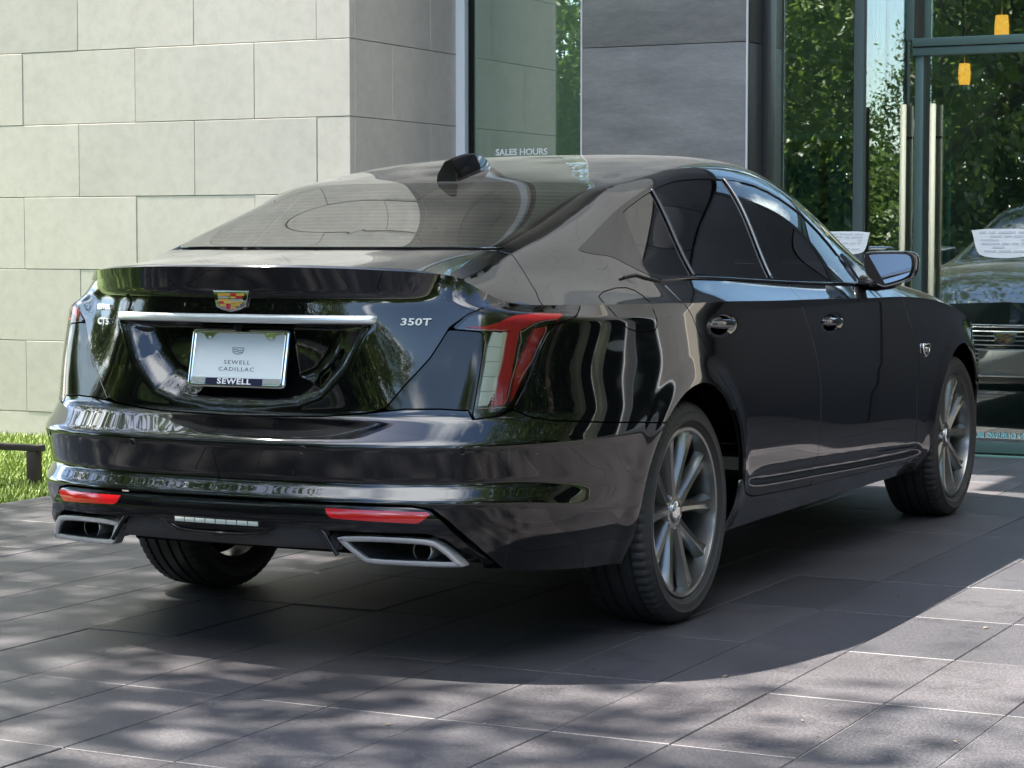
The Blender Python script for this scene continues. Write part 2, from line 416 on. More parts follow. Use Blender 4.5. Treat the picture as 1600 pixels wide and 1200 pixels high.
# ------------------------------------------------------------------ the stone-clad building
wallb = empty('stone_building', (-6, 4.3, 0), 'pale limestone-clad building wall with staggered block joints behind the left of the car', 'building')
box('wall_core', (-8.45, 5.02-.0, 4.7), (11.22, 1.38, 9.6), 'wall_joint', wallb)
G = .0032; SX, SZ = .8055, .420
smesh = {}
def stone(x0, x1, z0, z1, face):
    """one cladding stone, 30 mm thick with an eased edge; face 'y' = front, 'x' = return"""
    w_, h_ = x1-x0-G, z1-z0-G
    if w_ < .03: return
    key = (round(w_, 3), round(h_, 3), face)
    if key not in smesh:
        bm = bmesh.new(); bm_box(bm, (0, 0, 0), (w_, .05, h_) if face == 'y' else (.05, w_, h_)); bmesh.ops.bevel(bm, geom=bm.edges[:], offset=.002, segments=1, affect='EDGES')
        bmesh.ops.recalc_face_normals(bm, faces=bm.faces); me = bpy.data.meshes.new('stone_block'); bm.to_mesh(me); bm.free()
        me.materials.append(MATS['limestone']); smesh[key] = me
    o = bpy.data.objects.new('stone_block', smesh[key]); COL.objects.link(o); o.parent = wallb; o.matrix_parent_inverse = Matrix.Translation(-Vector(wallb.location))
    pr = rng.normal(0, .0004)
    o.location = ((x0+x1)/2, 4.325+pr, (z0+z1)/2) if face == 'y' else (-2.845+pr, (x0+x1)/2, (z0+z1)/2)
XC = -2.82
for r_ in range(-1, 16):
    z0 = .14+SZ*r_; z1 = z0+SZ
    off = (-3.026 if r_ % 2 == 0 else -3.436)      # first joint left of the corner
    off = -3.436 if r_ % 2 == 0 else -3.032
    if z0 < 0: z0 = -.03
    stone(off, XC, z0, z1, 'y'); x_ = off
    while x_ > -8.8: stone(x_-SX, x_, z0, z1, 'y'); x_ -= SX
    # return
    ys = [4.352, 4.763, 5.545] if r_ % 2 == 0 else [4.352, 5.205, 5.545]
    for a, b in zip(ys[:-1], ys[1:]): stone(a, b, z0, z1, 'x')
# upper storeys out of view above: broad courses in one joined part
bm = bmesh.new()
for r_ in range(16, 22):
    z0 = .14+SZ*r_
    for i in range(14): bm_box(bm, (XC-SX/2-SX*i-(.4 if r_ % 2 else 0)*(i > 0)*0, 4.325, z0+SZ/2), (SX-G, .05, SZ-G))
    bm_box(bm, (-2.845, 4.95, z0+SZ/2), (.05, 1.19, SZ-G))
o = from_bm('upper_stonework', bm, 'limestone', wallb); o['kind'] = 'stuff'
bm = bmesh.new()
for r_ in range(16):
    z0 = .14+SZ*r_
    for i in range(6): bm_box(bm, (-9.6-SX*i, 4.325, z0+SZ/2), (SX-G, .05, SZ-G))
o = from_bm('far_stonework', bm, 'limestone', wallb); o['kind'] = 'stuff'

# ------------------------------------------------------------------ dark tiled column
colm = empty('tiled_column', (-1.24, 5.2, 0), 'dark grey slate-tiled column with a pale edge strip between the shop window and the entrance', 'column')
box('column_core', (-1.255, 5.24, 4.2), (.90, .60, 8.4), 'wall_joint', colm)
for i in range(-1, 6):
    z0 = 2.188-1.22+1.22*(i-0); z0 = max(z0, .01); z1 = 2.188+1.22*i
    if z1 <= z0: continue
    box('tile', (-1.241, 4.915, (z0+z1)/2), (.945, .03, z1-z0-.004), 'slate_tile', colm, .0015)
    box('tile', (-.780, 5.035, (z0+z1)/2), (.03, .20, z1-z0-.004), 'slate_side', colm, .0015)
for x_ in (-1.7185, -.7635): box('edge_strip', (x_, 4.9035, 4.2), (.008, .012, 8.4), 'tile_edge', colm)

# ------------------------------------------------------------------ shop window (left) and glass entrance (right)
win = empty('shop_window', (-2.2, 5.6, 0), 'tall green-tinted shop window beside the stone return with white lettering SALES HOURS', 'window')
box('pane', (-2.16, 5.60, 4.3), (1.26, .012, 8.4), 'shop_glass', win)
box('mullion', (-2.790, 5.560, 4.3), (.060, .09, 8.4), 'pale_mullion', win, .004)
box('gasket', (-2.753, 5.585, 4.3), (.012, .05, 8.4), 'matte_black', win)
box('mullion', (-1.62, 5.60, 4.3), (.06, .08, 8.4), 'dark_frame', win, .004)
text_mesh('lettering', 'SALES HOURS', .052, (-2.425, 5.591, 1.664), (1, 0, 0), (0, 0, 1), 'text_white', win, .0006, xscale=1.06, bold=.0012)
text_mesh('lettering', 'MONDAY - FRIDAY', .034, (-2.425, 5.591, 1.60), (1, 0, 0), (0, 0, 1), 'text_white', win, .0006) if False else None
ent = empty('glass_entrance', (0, 5.6, 0), 'glass shop entrance with tall tubular door handles to the right of the dark column', 'entrance')
box('frame_post', (-.748, 5.175, 1.7), (.048, .09, 3.4), 'dark_frame', ent, .004)
box('side_pane', (-.50, 5.19, 1.7), (.45, .012, 3.36), 'shop_glass', ent)
box('return_pane', (-.235, 5.42, 1.7), (.012, .35, 3.36), 'shop_glass', ent)
box('corner_post', (-.245, 5.205, 1.55), (.055, .05, 3.1), 'inside_post', ent, .004)
box('inner_door_pane', (-.15, 5.60, 1.7), (.17, .012, 3.36), 'shop_glass', ent)
bm = bmesh.new()
for r_ in range(10):
    for i in range(5): bm_box(bm, (-.32+SX*i+(.4 if r_ % 2 else 0), 5.50, 4.85+SZ*r_), (SX-G, .06, SZ-G))
o = from_bm('upper_stonework', bm, 'limestone', ent); o['kind'] = 'stuff'
for i in range(1):  # dark band added above view so the car's side windows reflect something dark
    for j_ in range(3): box('added_spandrel_panel', (-.10+1.22*j_, 5.52, 4.02+1.22*i), (1.212, .05, 1.212), 'slate_side', ent, .002)
box('door_leaf', (.60, 5.60, 1.09), (1.16, .012, 2.10), 'shop_glass', ent)
box('transom_pane', (.60, 5.60, 2.80), (1.16, .012, 1.16), 'shop_glass', ent)
box('door_stile', (-.035, 5.60, 1.09), (.045, .05, 2.14), 'green_frame', ent, .003)
box('upper_post', (-.088, 5.60, 2.80), (.045, .06, 1.16), 'green_frame', ent, .003)
box('upper_post', (.005, 5.60, 2.80), (.030, .05, 1.16), 'green_frame', ent, .003)
box('transom', (.56, 5.585, 2.205), (1.26, .07, .045), 'green_frame', ent, .003)
box('transom', (.56, 5.59, 2.156), (1.26, .06, .042), 'green_frame', ent, .003)
box('door_rail', (.60, 5.60, .045), (1.16, .04, .06), 'green_frame', ent, .003)
box('door_rail', (-.49, 5.19, .045), (.42, .04, .06), 'green_frame', ent, .003)
box('threshold', (.42, 5.545, -.001), (1.5, .07, .012), 'mat_rib', ent)
for x_ in (-.107, .055):
    h = tube('door_handle', [(x_, 5.53, .35), (x_, 5.53, 1.875)], .0165, 'steel_handle', ent, 14)
    tube('inner_handle', [(x_+.05, 5.66, .35), (x_+.05, 5.66, 1.86)], .0155, 'steel_handle_back', h, 14)
    for z_ in (.55, 1.70): tube('handle_standoff', [(x_, 5.535, z_), (x_+.05, 5.655, z_)], .008, 'matte_black', h, 8)
text_mesh('lettering', 'DOORS TO REMAIN OPEN DURING BUSINESS HOURS', .040, (.52, 5.585, .108), (-1, 0, 0), (0, 0, 1), 'text_cyan', ent, .0005, xscale=1.05, bold=.001)
def crest_decal(cx_, cz_, w_, y_=5.6):
    out = chaikin([(-.5, .20), (.5, .20), (.47, .12), (.42, -.10), (.35, -.20), (.10, -.23), (-.10, -.23), (-.35, -.20), (-.42, -.10), (-.47, .12)], 1)
    b = prism('crest_decal', [(u*w_+cx_, v_*w_+cz_) for u, v_ in out], 'decal', ent, fn=lambda u, v_, t_: (u, t_, v_), a=y_-.012, b=y_-.0075)
    r2 = random.Random(3)
    for r_ in range(6):
        zz = cz_+w_*(.15-.055*r_); x_ = -.38+.03*r_*.5
        while x_ < .34-.012*r_:
            l_ = r2.choice([.12, .2, .28]); l_ = min(l_, .38-.015*r_-x_)
            if l_ > .05 and r2.random() < .75: box('decal_bar', (cx_+w_*(x_+l_/2), y_-.013, zz), (w_*(l_-.015), .002, w_*.030), 'decal_grey', b)
            x_ += l_+.02
crest_decal(-.315, 1.138, .285, 5.19); crest_decal(.433, 1.137, .36)
box('poster', (-.345, 5.612, 1.865), (.055, .003, .20), 'poster_blue', ent); box('poster', (-.345, 5.612, 1.62), (.055, .003, .17), 'poster', ent)
# ------------------------------------------------------------------ the room behind
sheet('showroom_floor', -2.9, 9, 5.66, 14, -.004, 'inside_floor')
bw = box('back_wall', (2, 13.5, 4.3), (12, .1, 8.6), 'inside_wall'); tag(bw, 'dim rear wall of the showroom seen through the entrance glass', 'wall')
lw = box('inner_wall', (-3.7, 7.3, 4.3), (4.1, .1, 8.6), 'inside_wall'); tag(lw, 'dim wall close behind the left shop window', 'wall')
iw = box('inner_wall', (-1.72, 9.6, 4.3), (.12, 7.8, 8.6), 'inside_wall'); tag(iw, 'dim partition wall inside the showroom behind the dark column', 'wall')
rf = box('showroom_ceiling', (2.9, 9.65, 8.7), (12.2, 8.3, .2), 'inside_wall'); tag(rf, kind='structure')
fac = empty('added_slate_wall', (2.2, 5.6, 0), 'dark slate-panelled wall bay to the right of the entrance doors, added out of frame to darken the car-window reflections', 'wall')
for i in range(3):  # unseen slate panels, added to darken what the front side window reflects
    for j_ in range(2): box('added_wall_panel', (1.68+.84*j_, 5.56, .56+1.13*i), (.83, .06, 1.12), 'slate_side', fac, .002)
for x_ in (1.22,): box('mullion', (x_, 5.60, 1.7), (.06, .1, 3.38), 'dark_frame', fac)
wing = empty('stone_wing', (8.5, 4.3, 0), 'limestone-clad wing of the building beyond the right edge of the picture, mirrored in the car', 'building')
box('wall_core', (7.65, 5.2, 4.7), (9.0, 1.7, 9.6), 'wall_joint', wing)
bm = bmesh.new()
for r_ in range(22):
    if r_ % 2: bm_box(bm, (3.20, 4.325, .14+SZ*(r_+.5)), (.40-G, .05, SZ-G))
    for i in range(11): bm_box(bm, (3.2+SX/2+SX*i+(.4 if r_ % 2 else 0)-.2, 4.325, .14+SZ*(r_+.5)), (SX-G, .05, SZ-G))
o = from_bm('stonework', bm, 'limestone', wing); o['kind'] = 'stuff'
for x_, w_ in ((4.6, .9), (6.3, 1.3), (8.9, 1.5)):  # unseen windows, added to break up the stone reflection on the quarter panel
    wf = box('added_window_frame', (x_, 4.295, 1.75), (w_+.12, .05, 2.9), 'pale_mullion', wing)
    box('added_window_pane', (x_, 4.275, 1.75), (w_, .03, 2.76), 'window_dark', wf)
can = empty('entrance_canopy', (-1.55, 4.5, 6.0), 'dark flat canopy slab high above the tiled column, above the picture', 'canopy')
box('canopy_slab', (-1.55, 4.60, 6.15), (2.4, 2.0, .30), 'dark_frame', can, .01)
ip = box('inner_post', (-.66, 6.8, 1.8), (.13, .13, 3.6), 'inside_post', None, .005); tag(ip, 'grey upright post inside the showroom left of the door handles', 'post')
ct = empty('reception_counter', (-1.15, 7.0, 0), 'pale green reception counter with a glazed front behind the entrance glass', 'counter')
box('counter_top', (-1.13, 7.0, 1.775), (.60, .5, .035), 'counter', ct, .004); box('counter_front', (-1.13, 6.82, 1.0), (.56, .03, 1.5), 'counter_glass', ct)
box('counter_post', (-.98, 6.79, 1.0), (.05, .03, 1.5), 'inside_post', ct)
def pendant(x_, y_, z0, h_, r_, label):
    p_ = empty('pendant_lamp', (x_, y_, z0), label, 'lamp', 'pendant lamps in the showroom')
    prof_ = [(0, r_*.80), (h_*.03, r_*.84), (h_*.3, r_*.98), (h_*.55, r_), (h_*.8, r_*.94), (h_, r_*.86), (h_, 0.0)]
    V, F = revolve_geo(prof_, 32, (0, 0, 0)); V = [(x_+b, y_+c, z0+a) for a, b, c in V]; mesh('lamp_shade', V, F, 'lamp_glow', p_, smooth=True)
    V, F = revolve_geo([(0, 0.0), (0, r_*.85), (.032, r_*.85), (.032, 0)], 28, (0, 0, 0)); V = [(x_+b, y_+c, z0-.033+a) for a, b, c in V]; mesh('lamp_cap', V, F, 'satin_chrome', p_)
    tube('cord', [(x_, y_, z0+h_), (x_, y_, 8.6)], .002, 'steel_handle', p_, 5)
pendant(-.178, 7.0, 2.075, .125, .036, 'smaller warm glowing pendant lamp hanging below the door transom')
pendant(.042, 7.0, 2.31, .165, .042, 'larger warm glowing pendant lamp hanging above the door transom')

# ------------------------------------------------------------------ trees
def tree_meshes(seed, H, R, nclump, per, leaf=.11, trunk_r=.22, low=.32):
    r_ = random.Random(seed); V = []; F = []
    tips = []
    def limb(p, d, l, r0, depth):
        pts = [Vector(p)]; rr = [r0]; n = 5; dd = Vector(d).normalized()
        for i in range(n):
            dd = (dd+Vector((r_.gauss(0, .14), r_.gauss(0, .14), r_.gauss(.04, .08)))).normalized(); pts.append(pts[-1]+dd*l/n); rr.append(r0*(1-.62*(i+1)/n))
        v_, f_ = tube_geo(pts, rr, 7 if depth < 2 else 5); o_ = len(V); V.extend(v_); F.extend(tuple(a+o_ for a in q_) for q_ in f_)
        if depth >= 3: tips.append(pts[-1]); tips.append(pts[-3]); return
        for k_ in range(4 if depth < 2 else 3):
            a = r_.uniform(0, 6.28); e = r_.uniform(.5, 1.05); j = r_.choice([2, 3, 4, 5])
            s_ = dd.orthogonal().normalized(); s_.rotate(Matrix.Rotation(a, 3, dd)); nd = (dd*math.cos(e)+s_*math.sin(e)); nd.z = nd.z*.7+.12
            limb(pts[j], nd, l*r_.uniform(.55, .78), rr[j]*.72, depth+1)
    limb((0, 0, -.1), (r_.gauss(0, .06), r_.gauss(0, .06), 1), H*low*1.25, trunk_r, 0)
    me = bpy.data.meshes.new('trunk'); me.from_pydata([tuple(v) for v in V], [], F); me.materials.append(MATS['bark']); me.polygons.foreach_set('use_smooth', [True]*len(me.polygons))
    # crown: clumps of small leaf faces round the branch tips and through an uneven volume
    cl = []
    for t_ in tips: cl.append((t_.x, t_.y, t_.z))
    while len(cl) < nclump:
        a = r_.uniform(0, 6.283); u = r_.random()**.5; zz = r_.uniform(-1, 1); rad = R*u*math.sqrt(max(0, 1-zz*zz*.8))
        if zz < -.4 and u < .5: continue
        cl.append((rad*math.cos(a), rad*math.sin(a), H*(.62+.36*zz)))
    cl = np.array(cl[:nclump]); n = nclump*per
    g = np.random.default_rng(seed); base = np.repeat(cl, per, 0); cs = np.repeat(g.uniform(.22, .55, nclump), per)
    Pp = base+g.normal(0, 1, (n, 3))*cs[:, None]*np.array([1, 1, .7])
    A = g.normal(0, 1, (n, 3)); A /= np.linalg.norm(A, axis=1, keepdims=True); B = np.cross(A, g.normal(0, 1, (n, 3))); B /= np.linalg.norm(B, axis=1, keepdims=True)
    s_ = (leaf*g.uniform(.6, 1.3, n))[:, None]
    Q = np.stack([Pp-A*s_, Pp+B*s_*.45, Pp+A*s_, Pp-B*s_*.45], 1).reshape(-1, 3)
    mc = bpy.data.meshes.new('crown'); mc.vertices.add(4*n); mc.vertices.foreach_set('co', Q.ravel()); mc.loops.add(4*n); mc.loops.foreach_set('vertex_index', np.arange(4*n)); mc.polygons.add(n)
    mc.polygons.foreach_set('loop_start', np.arange(n)*4); mc.polygons.foreach_set('loop_total', np.full(n, 4)); mc.update(calc_edges=True); mc.materials.append(MATS['leaf'])
    return me, mc
TM = [tree_meshes(11, 9.5, 4.2, 420, 76, .085), tree_meshes(23, 8.0, 3.6, 360, 70, .085), tree_meshes(37, 11, 4.6, 440, 76, .085)]
def bush_mesh(seed, H, R, n=26000):
    g = np.random.default_rng(seed); nc = 260
    a = g.uniform(0, 6.283, nc); u = g.uniform(0, 1, nc)**.6; z = g.uniform(0, 1, nc); rad = R*u*np.sqrt(1-.75*z**2)*(1+.15*np.sin(3*a))
    cl = np.stack([rad*np.cos(a), rad*np.sin(a), .15+z*H*(.75+.25*np.sin(a*2+1))], 1); k = g.integers(0, nc, n); Pp = cl[k]+g.normal(0, .27, (n, 3))*np.array([1, 1, .75]); Pp[:, 2] = np.maximum(Pp[:, 2], .02)
    A = g.normal(0, 1, (n, 3)); A /= np.linalg.norm(A, axis=1, keepdims=True); B = np.cross(A, g.normal(0, 1, (n, 3))); B /= np.linalg.norm(B, axis=1, keepdims=True); s_ = (.088*g.uniform(.6, 1.3, n))[:, None]
    Q = np.stack([Pp-A*s_, Pp+B*s_*.5, Pp+A*s_, Pp-B*s_*.5], 1).reshape(-1, 3)
    mc = bpy.data.meshes.new('shrub'); mc.vertices.add(4*n); mc.vertices.foreach_set('co', Q.ravel()); mc.loops.add(4*n); mc.loops.foreach_set('vertex_index', np.arange(4*n)); mc.polygons.add(n)
    mc.polygons.foreach_set('loop_start', np.arange(n)*4); mc.polygons.foreach_set('loop_total', np.full(n, 4)); mc.update(calc_edges=True); mc.materials.append(MATS['leaf']); return mc
BM = [bush_mesh(5, 4.2, 3.0), bush_mesh(6, 3.2, 3.2)]
def tree(x_, y_, k_, rz, sc_, label, sz=None):
    t_ = empty('broadleaf_tree', (x_, y_, -.03), label, 'tree', 'trees round the forecourt')
    t_.rotation_euler = (0, 0, rz); t_.scale = (sc_, sc_, sz or sc_)
    for nm, me in (('trunk', TM[k_][0]), ('crown', TM[k_][1])):
        o = bpy.data.objects.new(nm, me); COL.objects.link(o); o.parent = t_
TREES = [(-9.0, -3.1, 2, .4, 1.25), (-4.2, -8.6, 0, 1.1, .95), (-6.8, -12.5, 1, 4.1, .75), (-11.5, -9.5, 1, 2.1, .9), (-9.0, -15, 2, 3.0, .75), (-1.2, -19, 1, .8, .62), (5.5, -20, 0, 5.2, .55),
         (8.6, 1.2, 2, 2.6, 1.0), (9.2, -3.8, 0, .9, .95), (13.2, -7.5, 2, 2.6, .8), (17.5, .5, 0, 1.7, .95), (13.0, 6.0, 1, 4.4, 1.0), (14.5, -13, 2, 3.8, .7), (-17, -13, 2, 1.2, .9), (22, 8, 2, .2, .9), (14, -24, 1, 2.9, .9), (20.5, -5, 1, 5.9, 1.1), (12.4, 12.5, 0, 4.9, .9)]
for i, (x_, y_, k_, rz, sc_) in enumerate(TREES):
    tree(x_, y_, k_, rz, sc_, 'leafy green tree standing behind the photographer, seen only as a reflection')
r2 = random.Random(5)
BUSH = [(-14, -11), (-9.5, -12.5), (-5.5, -15.5), (-2, -17), (2, -18), (6, -17.5), (10, -18.5), (14, -17), (18, -14), (20, -9), (21, -4), (22, 1), (21, 6), (20, 11), (19, 16), (-18, -7), (-21, -2), (-20, -14), (-12, -19), (16.5, -1.5), (16.8, 4.2)]
for i, (x_, y_) in enumerate(BUSH):
    o = bpy.data.objects.new('shrub', BM[i % 2]); COL.objects.link(o); o.location = (x_, y_, -.04); o.rotation_euler = (0, 0, r2.uniform(0, 6)); s_ = r2.uniform(.85, 1.25); o.scale = (s_, s_, s_*r2.uniform(.8, 1.1))
    tag(o, 'dense green shrub in the belt of planting across the drive, seen only as a reflection', 'shrub', 'shrubs across the drive')

# a few dry leaf bits on the paving
V = []; F = []
for i in range(70):
    x_, y_ = rng.uniform(-2.4, 2.6), rng.uniform(-2.2, 3.5)
    if abs(x_) < .95 and y_ > -1.1 and rng.random() < .7: continue
    a = rng.uniform(0, 6.28); l_ = rng.uniform(.006, .016); w_ = l_*.4; c_, s2 = math.cos(a), math.sin(a); n = len(V)
    for u, v_, h_ in ((-l_, 0, .001), (0, w_, .004), (l_, 0, .002), (0, -w_, .003), (0, 0, .0015)): V.append((x_+u*c_-v_*s2, y_+u*s2+v_*c_, h_+.001))
    F += [(n, n+4, n+1), (n+1, n+4, n+2), (n+2, n+4, n+3), (n+3, n+4, n)]
tag(mesh('leaf_litter', V, F, 'dry_leaf'), kind='stuff')
# ------------------------------------------------------------------ the sedan: one lofted skin, cut into its panels
def hermite(T, P, ts, crease=None):
    """cubic interpolation of rows P[n,...] at knots T; crease: set of knots with a corner"""
    T=np.asarray(T,float); P=np.asarray(P,float); n=len(T); crease=crease or ()
    d=(P[1:]-P[:-1])/(T[1:]-T[:-1]).reshape((-1,)+(1,)*(P.ndim-1))
    ml=np.zeros_like(P); mr=np.zeros_like(P)          # tangent used by the segment on the left / right
    for i in range(n):
        if i==0: m=d[0]; ml[i]=mr[i]=m
        elif i==n-1: ml[i]=mr[i]=d[-1]
        elif i in crease: ml[i]=d[i-1]; mr[i]=d[i]
        else:
            h0=T[i]-T[i-1]; h1=T[i+1]-T[i]
            m=(d[i-1]*h1+d[i]*h0)/(h0+h1); ml[i]=mr[i]=m
    # smooth runs next to a crease get a parabola end
    ts=np.asarray(ts,float); k=np.clip(np.searchsorted(T,ts,side='right')-1,0,n-2)
    h=(T[k+1]-T[k]); u=(ts-T[k])/h; sh=(-1,)+(1,)*(P.ndim-1)
    u=u.reshape(sh); h=h.reshape(sh)
    return ((2*u**3-3*u**2+1)*P[k]+(u**3-2*u**2+u)*h*mr[k]+(-2*u**3+3*u**2)*P[k+1]+(u**3-u**2)*h*ml[k+1])
def vsmooth(G, it, w=None):
    for _ in range(it):
        H=G.copy(); H[:,1:-1]=(G[:,:-2]+2*G[:,1:-1]+G[:,2:])/4; G=H
    return G
def grid_normals(G, sym0=False, sym1=False):
    du=np.gradient(G,axis=0); dv=np.gradient(G,axis=1)
    n=np.cross(dv,du); n/=np.linalg.norm(n,axis=2,keepdims=True)+1e-12
    if sym0: n[0,:,0]=0
    if sym1: n[-1,:,0]=0
    return n/np.linalg.norm(n,axis=2,keepdims=True)
BASE=np.array([(0,-1.160),(.25,-1.150),(.45,-1.118),(.60,-1.062),(.685,-1.012),(.74,-.955),(.785,-.885),(.832,-.785),(.875,-.65),(.91,-.48),(.935,-.25),(.9415,0),(.938,.3),(.931,.7),(.928,1.2),(.928,1.7),(.930,2.2),(.935,2.6),(.937,2.947),(.925,3.2),(.88,3.42),(.78,3.60),(.6,3.72),(.3,3.79),(0,3.81)])
TOP=np.array([(0,-1.10,1.074),(.25,-1.082,1.074),(.45,-1.015,1.067),(.56,-.935,1.056),(.608,-.88,1.045),(.65,-.835,1.005),(.695,-.785,.975),(.75,-.695,.969),(.81,-.59,.967),(.868,-.45,.966),(.912,-.25,.964),(.929,0,.962),(.93,.3,.958),(.926,.7,.95),(.923,1.2,.944),(.923,1.7,.936),(.923,2.2,.93),(.925,2.6,.905),(.922,2.947,.855),(.905,3.2,.80),(.855,3.4,.74),(.76,3.56,.72),(.58,3.67,.74),(.3,3.74,.76),(0,3.77,.77)])
#            r0         r1         r2          r3         r4          r5           r6         r7         r8
REAR=[(.09,.27),(.03,.37),(0,.455),(.035,.50),(0,.605),(.095,.675),(.09,.78),(.088,.935),(.093,.995)]
REA3=[(.09,.27),(.03,.37),(0,.455),(.033,.50),(0,.605),(.075,.675),(.095,.78),(.122,.930),(.135,.985)]
CORN=[(.045,.262),(.012,.37),(0,.455),(.022,.50),(0,.607),(.035,.675),(.045,.79),(.062,.90),(.072,.955)]
SIDE=[(.075,.225),(.035,.31),(.016,.39),(.008,.47),(.001,.60),(.000,.68),(.002,.77),(.005,.86),(.008,.92)]
FRON=[(.10,.22),(.04,.28),(.01,.36),(.01,.44),(.0,.52),(.005,.58),(.01,.62),(.015,.66),(.025,.70)]
W=[(1,0,0,0,0)]*2+[(.5,0,0,0,.5),(0,0,0,0,1),(0,.25,0,0,.75),(0,.7,0,0,.3),(0,1,0,0,0),(0,.75,.25,0,0),(0,.4,.6,0,0),(0,.15,.85,0,0)]+[(0,0,1,0,0)]*7+[(0,0,.85,.15,0),(0,0,.6,.4,0),(0,0,.3,.7,0)]+[(0,0,0,1,0)]*5
def tub_nodes():
    n=len(BASE); nod=np.zeros((n,10,3))
    ext=np.vstack([BASE[1]*[-1,1],BASE,BASE[-2]*[-1,1]])
    tg=ext[2:]-ext[:-2]; tg/=np.linalg.norm(tg,axis=1,keepdims=True)
    nr=np.stack([tg[:,1],-tg[:,0]],1)     # outward
    arch=np.array([REAR,CORN,SIDE,FRON,REA3])
    for i in range(n):
        w=np.array(W[i])
        for r in range(9):
            o,z=(arch[:,r]*w[:,None]).sum(0)
            nod[i,r,:2]=BASE[i]-nr[i]*o; nod[i,r,2]=z
        nod[i,9]=TOP[i]
    nod[0,:,0]=0; nod[-1,:,0]=0
    return nod
def knots(P):
    return np.concatenate([[0],np.cumsum(np.linalg.norm(np.diff(P,axis=0),axis=1))])
def seg_ts(T,counts):
    out=[]
    for i,c in enumerate(counts): out+=list(np.linspace(T[i],T[i+1],c,endpoint=False))
    out.append(T[-1]); return np.array(out)
TUBCR={2,3,4,5,8}
def build_grid(nod, tU, us, crease, step, smooth, counts=None):
    """interpolate nodes along U (stations) then V (rows)"""
    A=hermite(tU,nod,us)
    mid=A[len(A)//2]; nv=A.shape[1]
    if counts is None:
        L=np.linalg.norm(np.diff(A,axis=1),axis=2).max(0); counts=[max(2,int(np.ceil(l/step))) for l in L]
    G=[]
    for i in range(len(A)):
        K=knots(A[i]); G.append(hermite(K,A[i],seg_ts(K,counts),crease))
    return vsmooth(np.array(G),smooth), counts
LOFT=[
 [tuple(TOP[i]) for i in range(8)],
 [(0,-.90,1.089),(.22,-.895,1.088),(.40,-.87,1.084),(.51,-.825,1.075),(.575,-.78,1.06),(.635,-.735,1.032),(.71,-.665,1.0),(.81,-.59,.967)],
 [(0,-.60,1.116),(.25,-.60,1.116),(.44,-.59,1.115),(.545,-.565,1.112),(.615,-.53,1.098),(.68,-.50,1.060),(.775,-.47,1.012),(.868,-.45,.966)],
 [(0,-.42,1.168),(.25,-.42,1.168),(.45,-.415,1.166),(.56,-.41,1.160),(.625,-.40,1.135),(.71,-.36,1.085),(.815,-.31,1.025),-.25],
 [(0,-.15,1.243),(.25,-.15,1.242),(.45,-.15,1.24),(.555,-.15,1.234),(.635,-.14,1.203),(.745,-.13,1.12),(.855,-.12,1.033),-.1],
 [(0,.13,1.328),(.25,.13,1.327),(.45,.13,1.324),(.545,.13,1.316),(.632,.13,1.280),(.755,.13,1.155),(.868,.13,1.027),.13],
 [(0,.45,1.391),(.25,.45,1.39),(.43,.45,1.384),(.535,.45,1.371),(.640,.45,1.333),(.762,.45,1.18),(.870,.45,1.018),.45],
 [(0,.75,1.430),(.25,.75,1.428),(.44,.75,1.420),(.555,.75,1.402),(.643,.75,1.362),(.763,.75,1.19),(.870,.75,1.008),.75],
 [(0,1.1,1.451),(.25,1.1,1.448),(.44,1.1,1.438),(.565,1.1,1.415),(.648,1.1,1.362),(.764,1.1,1.185),(.868,1.1,1.000),1.1],
 [(0,1.4,1.447),(.25,1.4,1.443),(.45,1.4,1.430),(.58,1.4,1.398),(.66,1.4,1.335),(.768,1.4,1.165),(.867,1.4,.994),1.4],
 [(0,1.7,1.400),(.25,1.7,1.395),(.45,1.7,1.376),(.61,1.7,1.328),(.675,1.7,1.255),(.775,1.7,1.12),(.865,1.7,.988),1.7],
 [(0,1.95,1.31),(.25,1.95,1.305),(.45,1.95,1.285),(.64,1.95,1.235),(.70,1.95,1.160),(.785,1.95,1.065),(.863,1.95,.983),1.95],
 [(0,2.2,1.180),(.25,2.2,1.175),(.45,2.2,1.16),(.67,2.2,1.110),(.74,2.2,1.055),(.80,2.2,1.01),(.86,2.2,.974),2.2],
 [(0,2.45,1.045),(.25,2.45,1.042),(.45,2.45,1.03),(.70,2.45,1.00),(.76,2.45,.985),(.81,2.45,.972),(.86,2.45,.955),2.45],
 [(0,2.9,.99),(.25,2.9,.988),(.45,2.9,.975),(.70,2.9,.945),(.77,2.9,.93),(.83,2.9,.91),(.88,2.9,.888),2.9],
 [(0,3.3,.93),(.25,3.3,.925),(.45,3.3,.91),(.67,3.28,.87),(.745,3.26,.85),(.80,3.24,.83),(.85,3.22,.81),3.2],
 [(0,3.77,.77),(.3,3.74,.76),(.45,3.71,.75),(.58,3.67,.74),(.67,3.62,.728),(.76,3.56,.72),(.81,3.49,.73),(.855,3.40,.74)]]
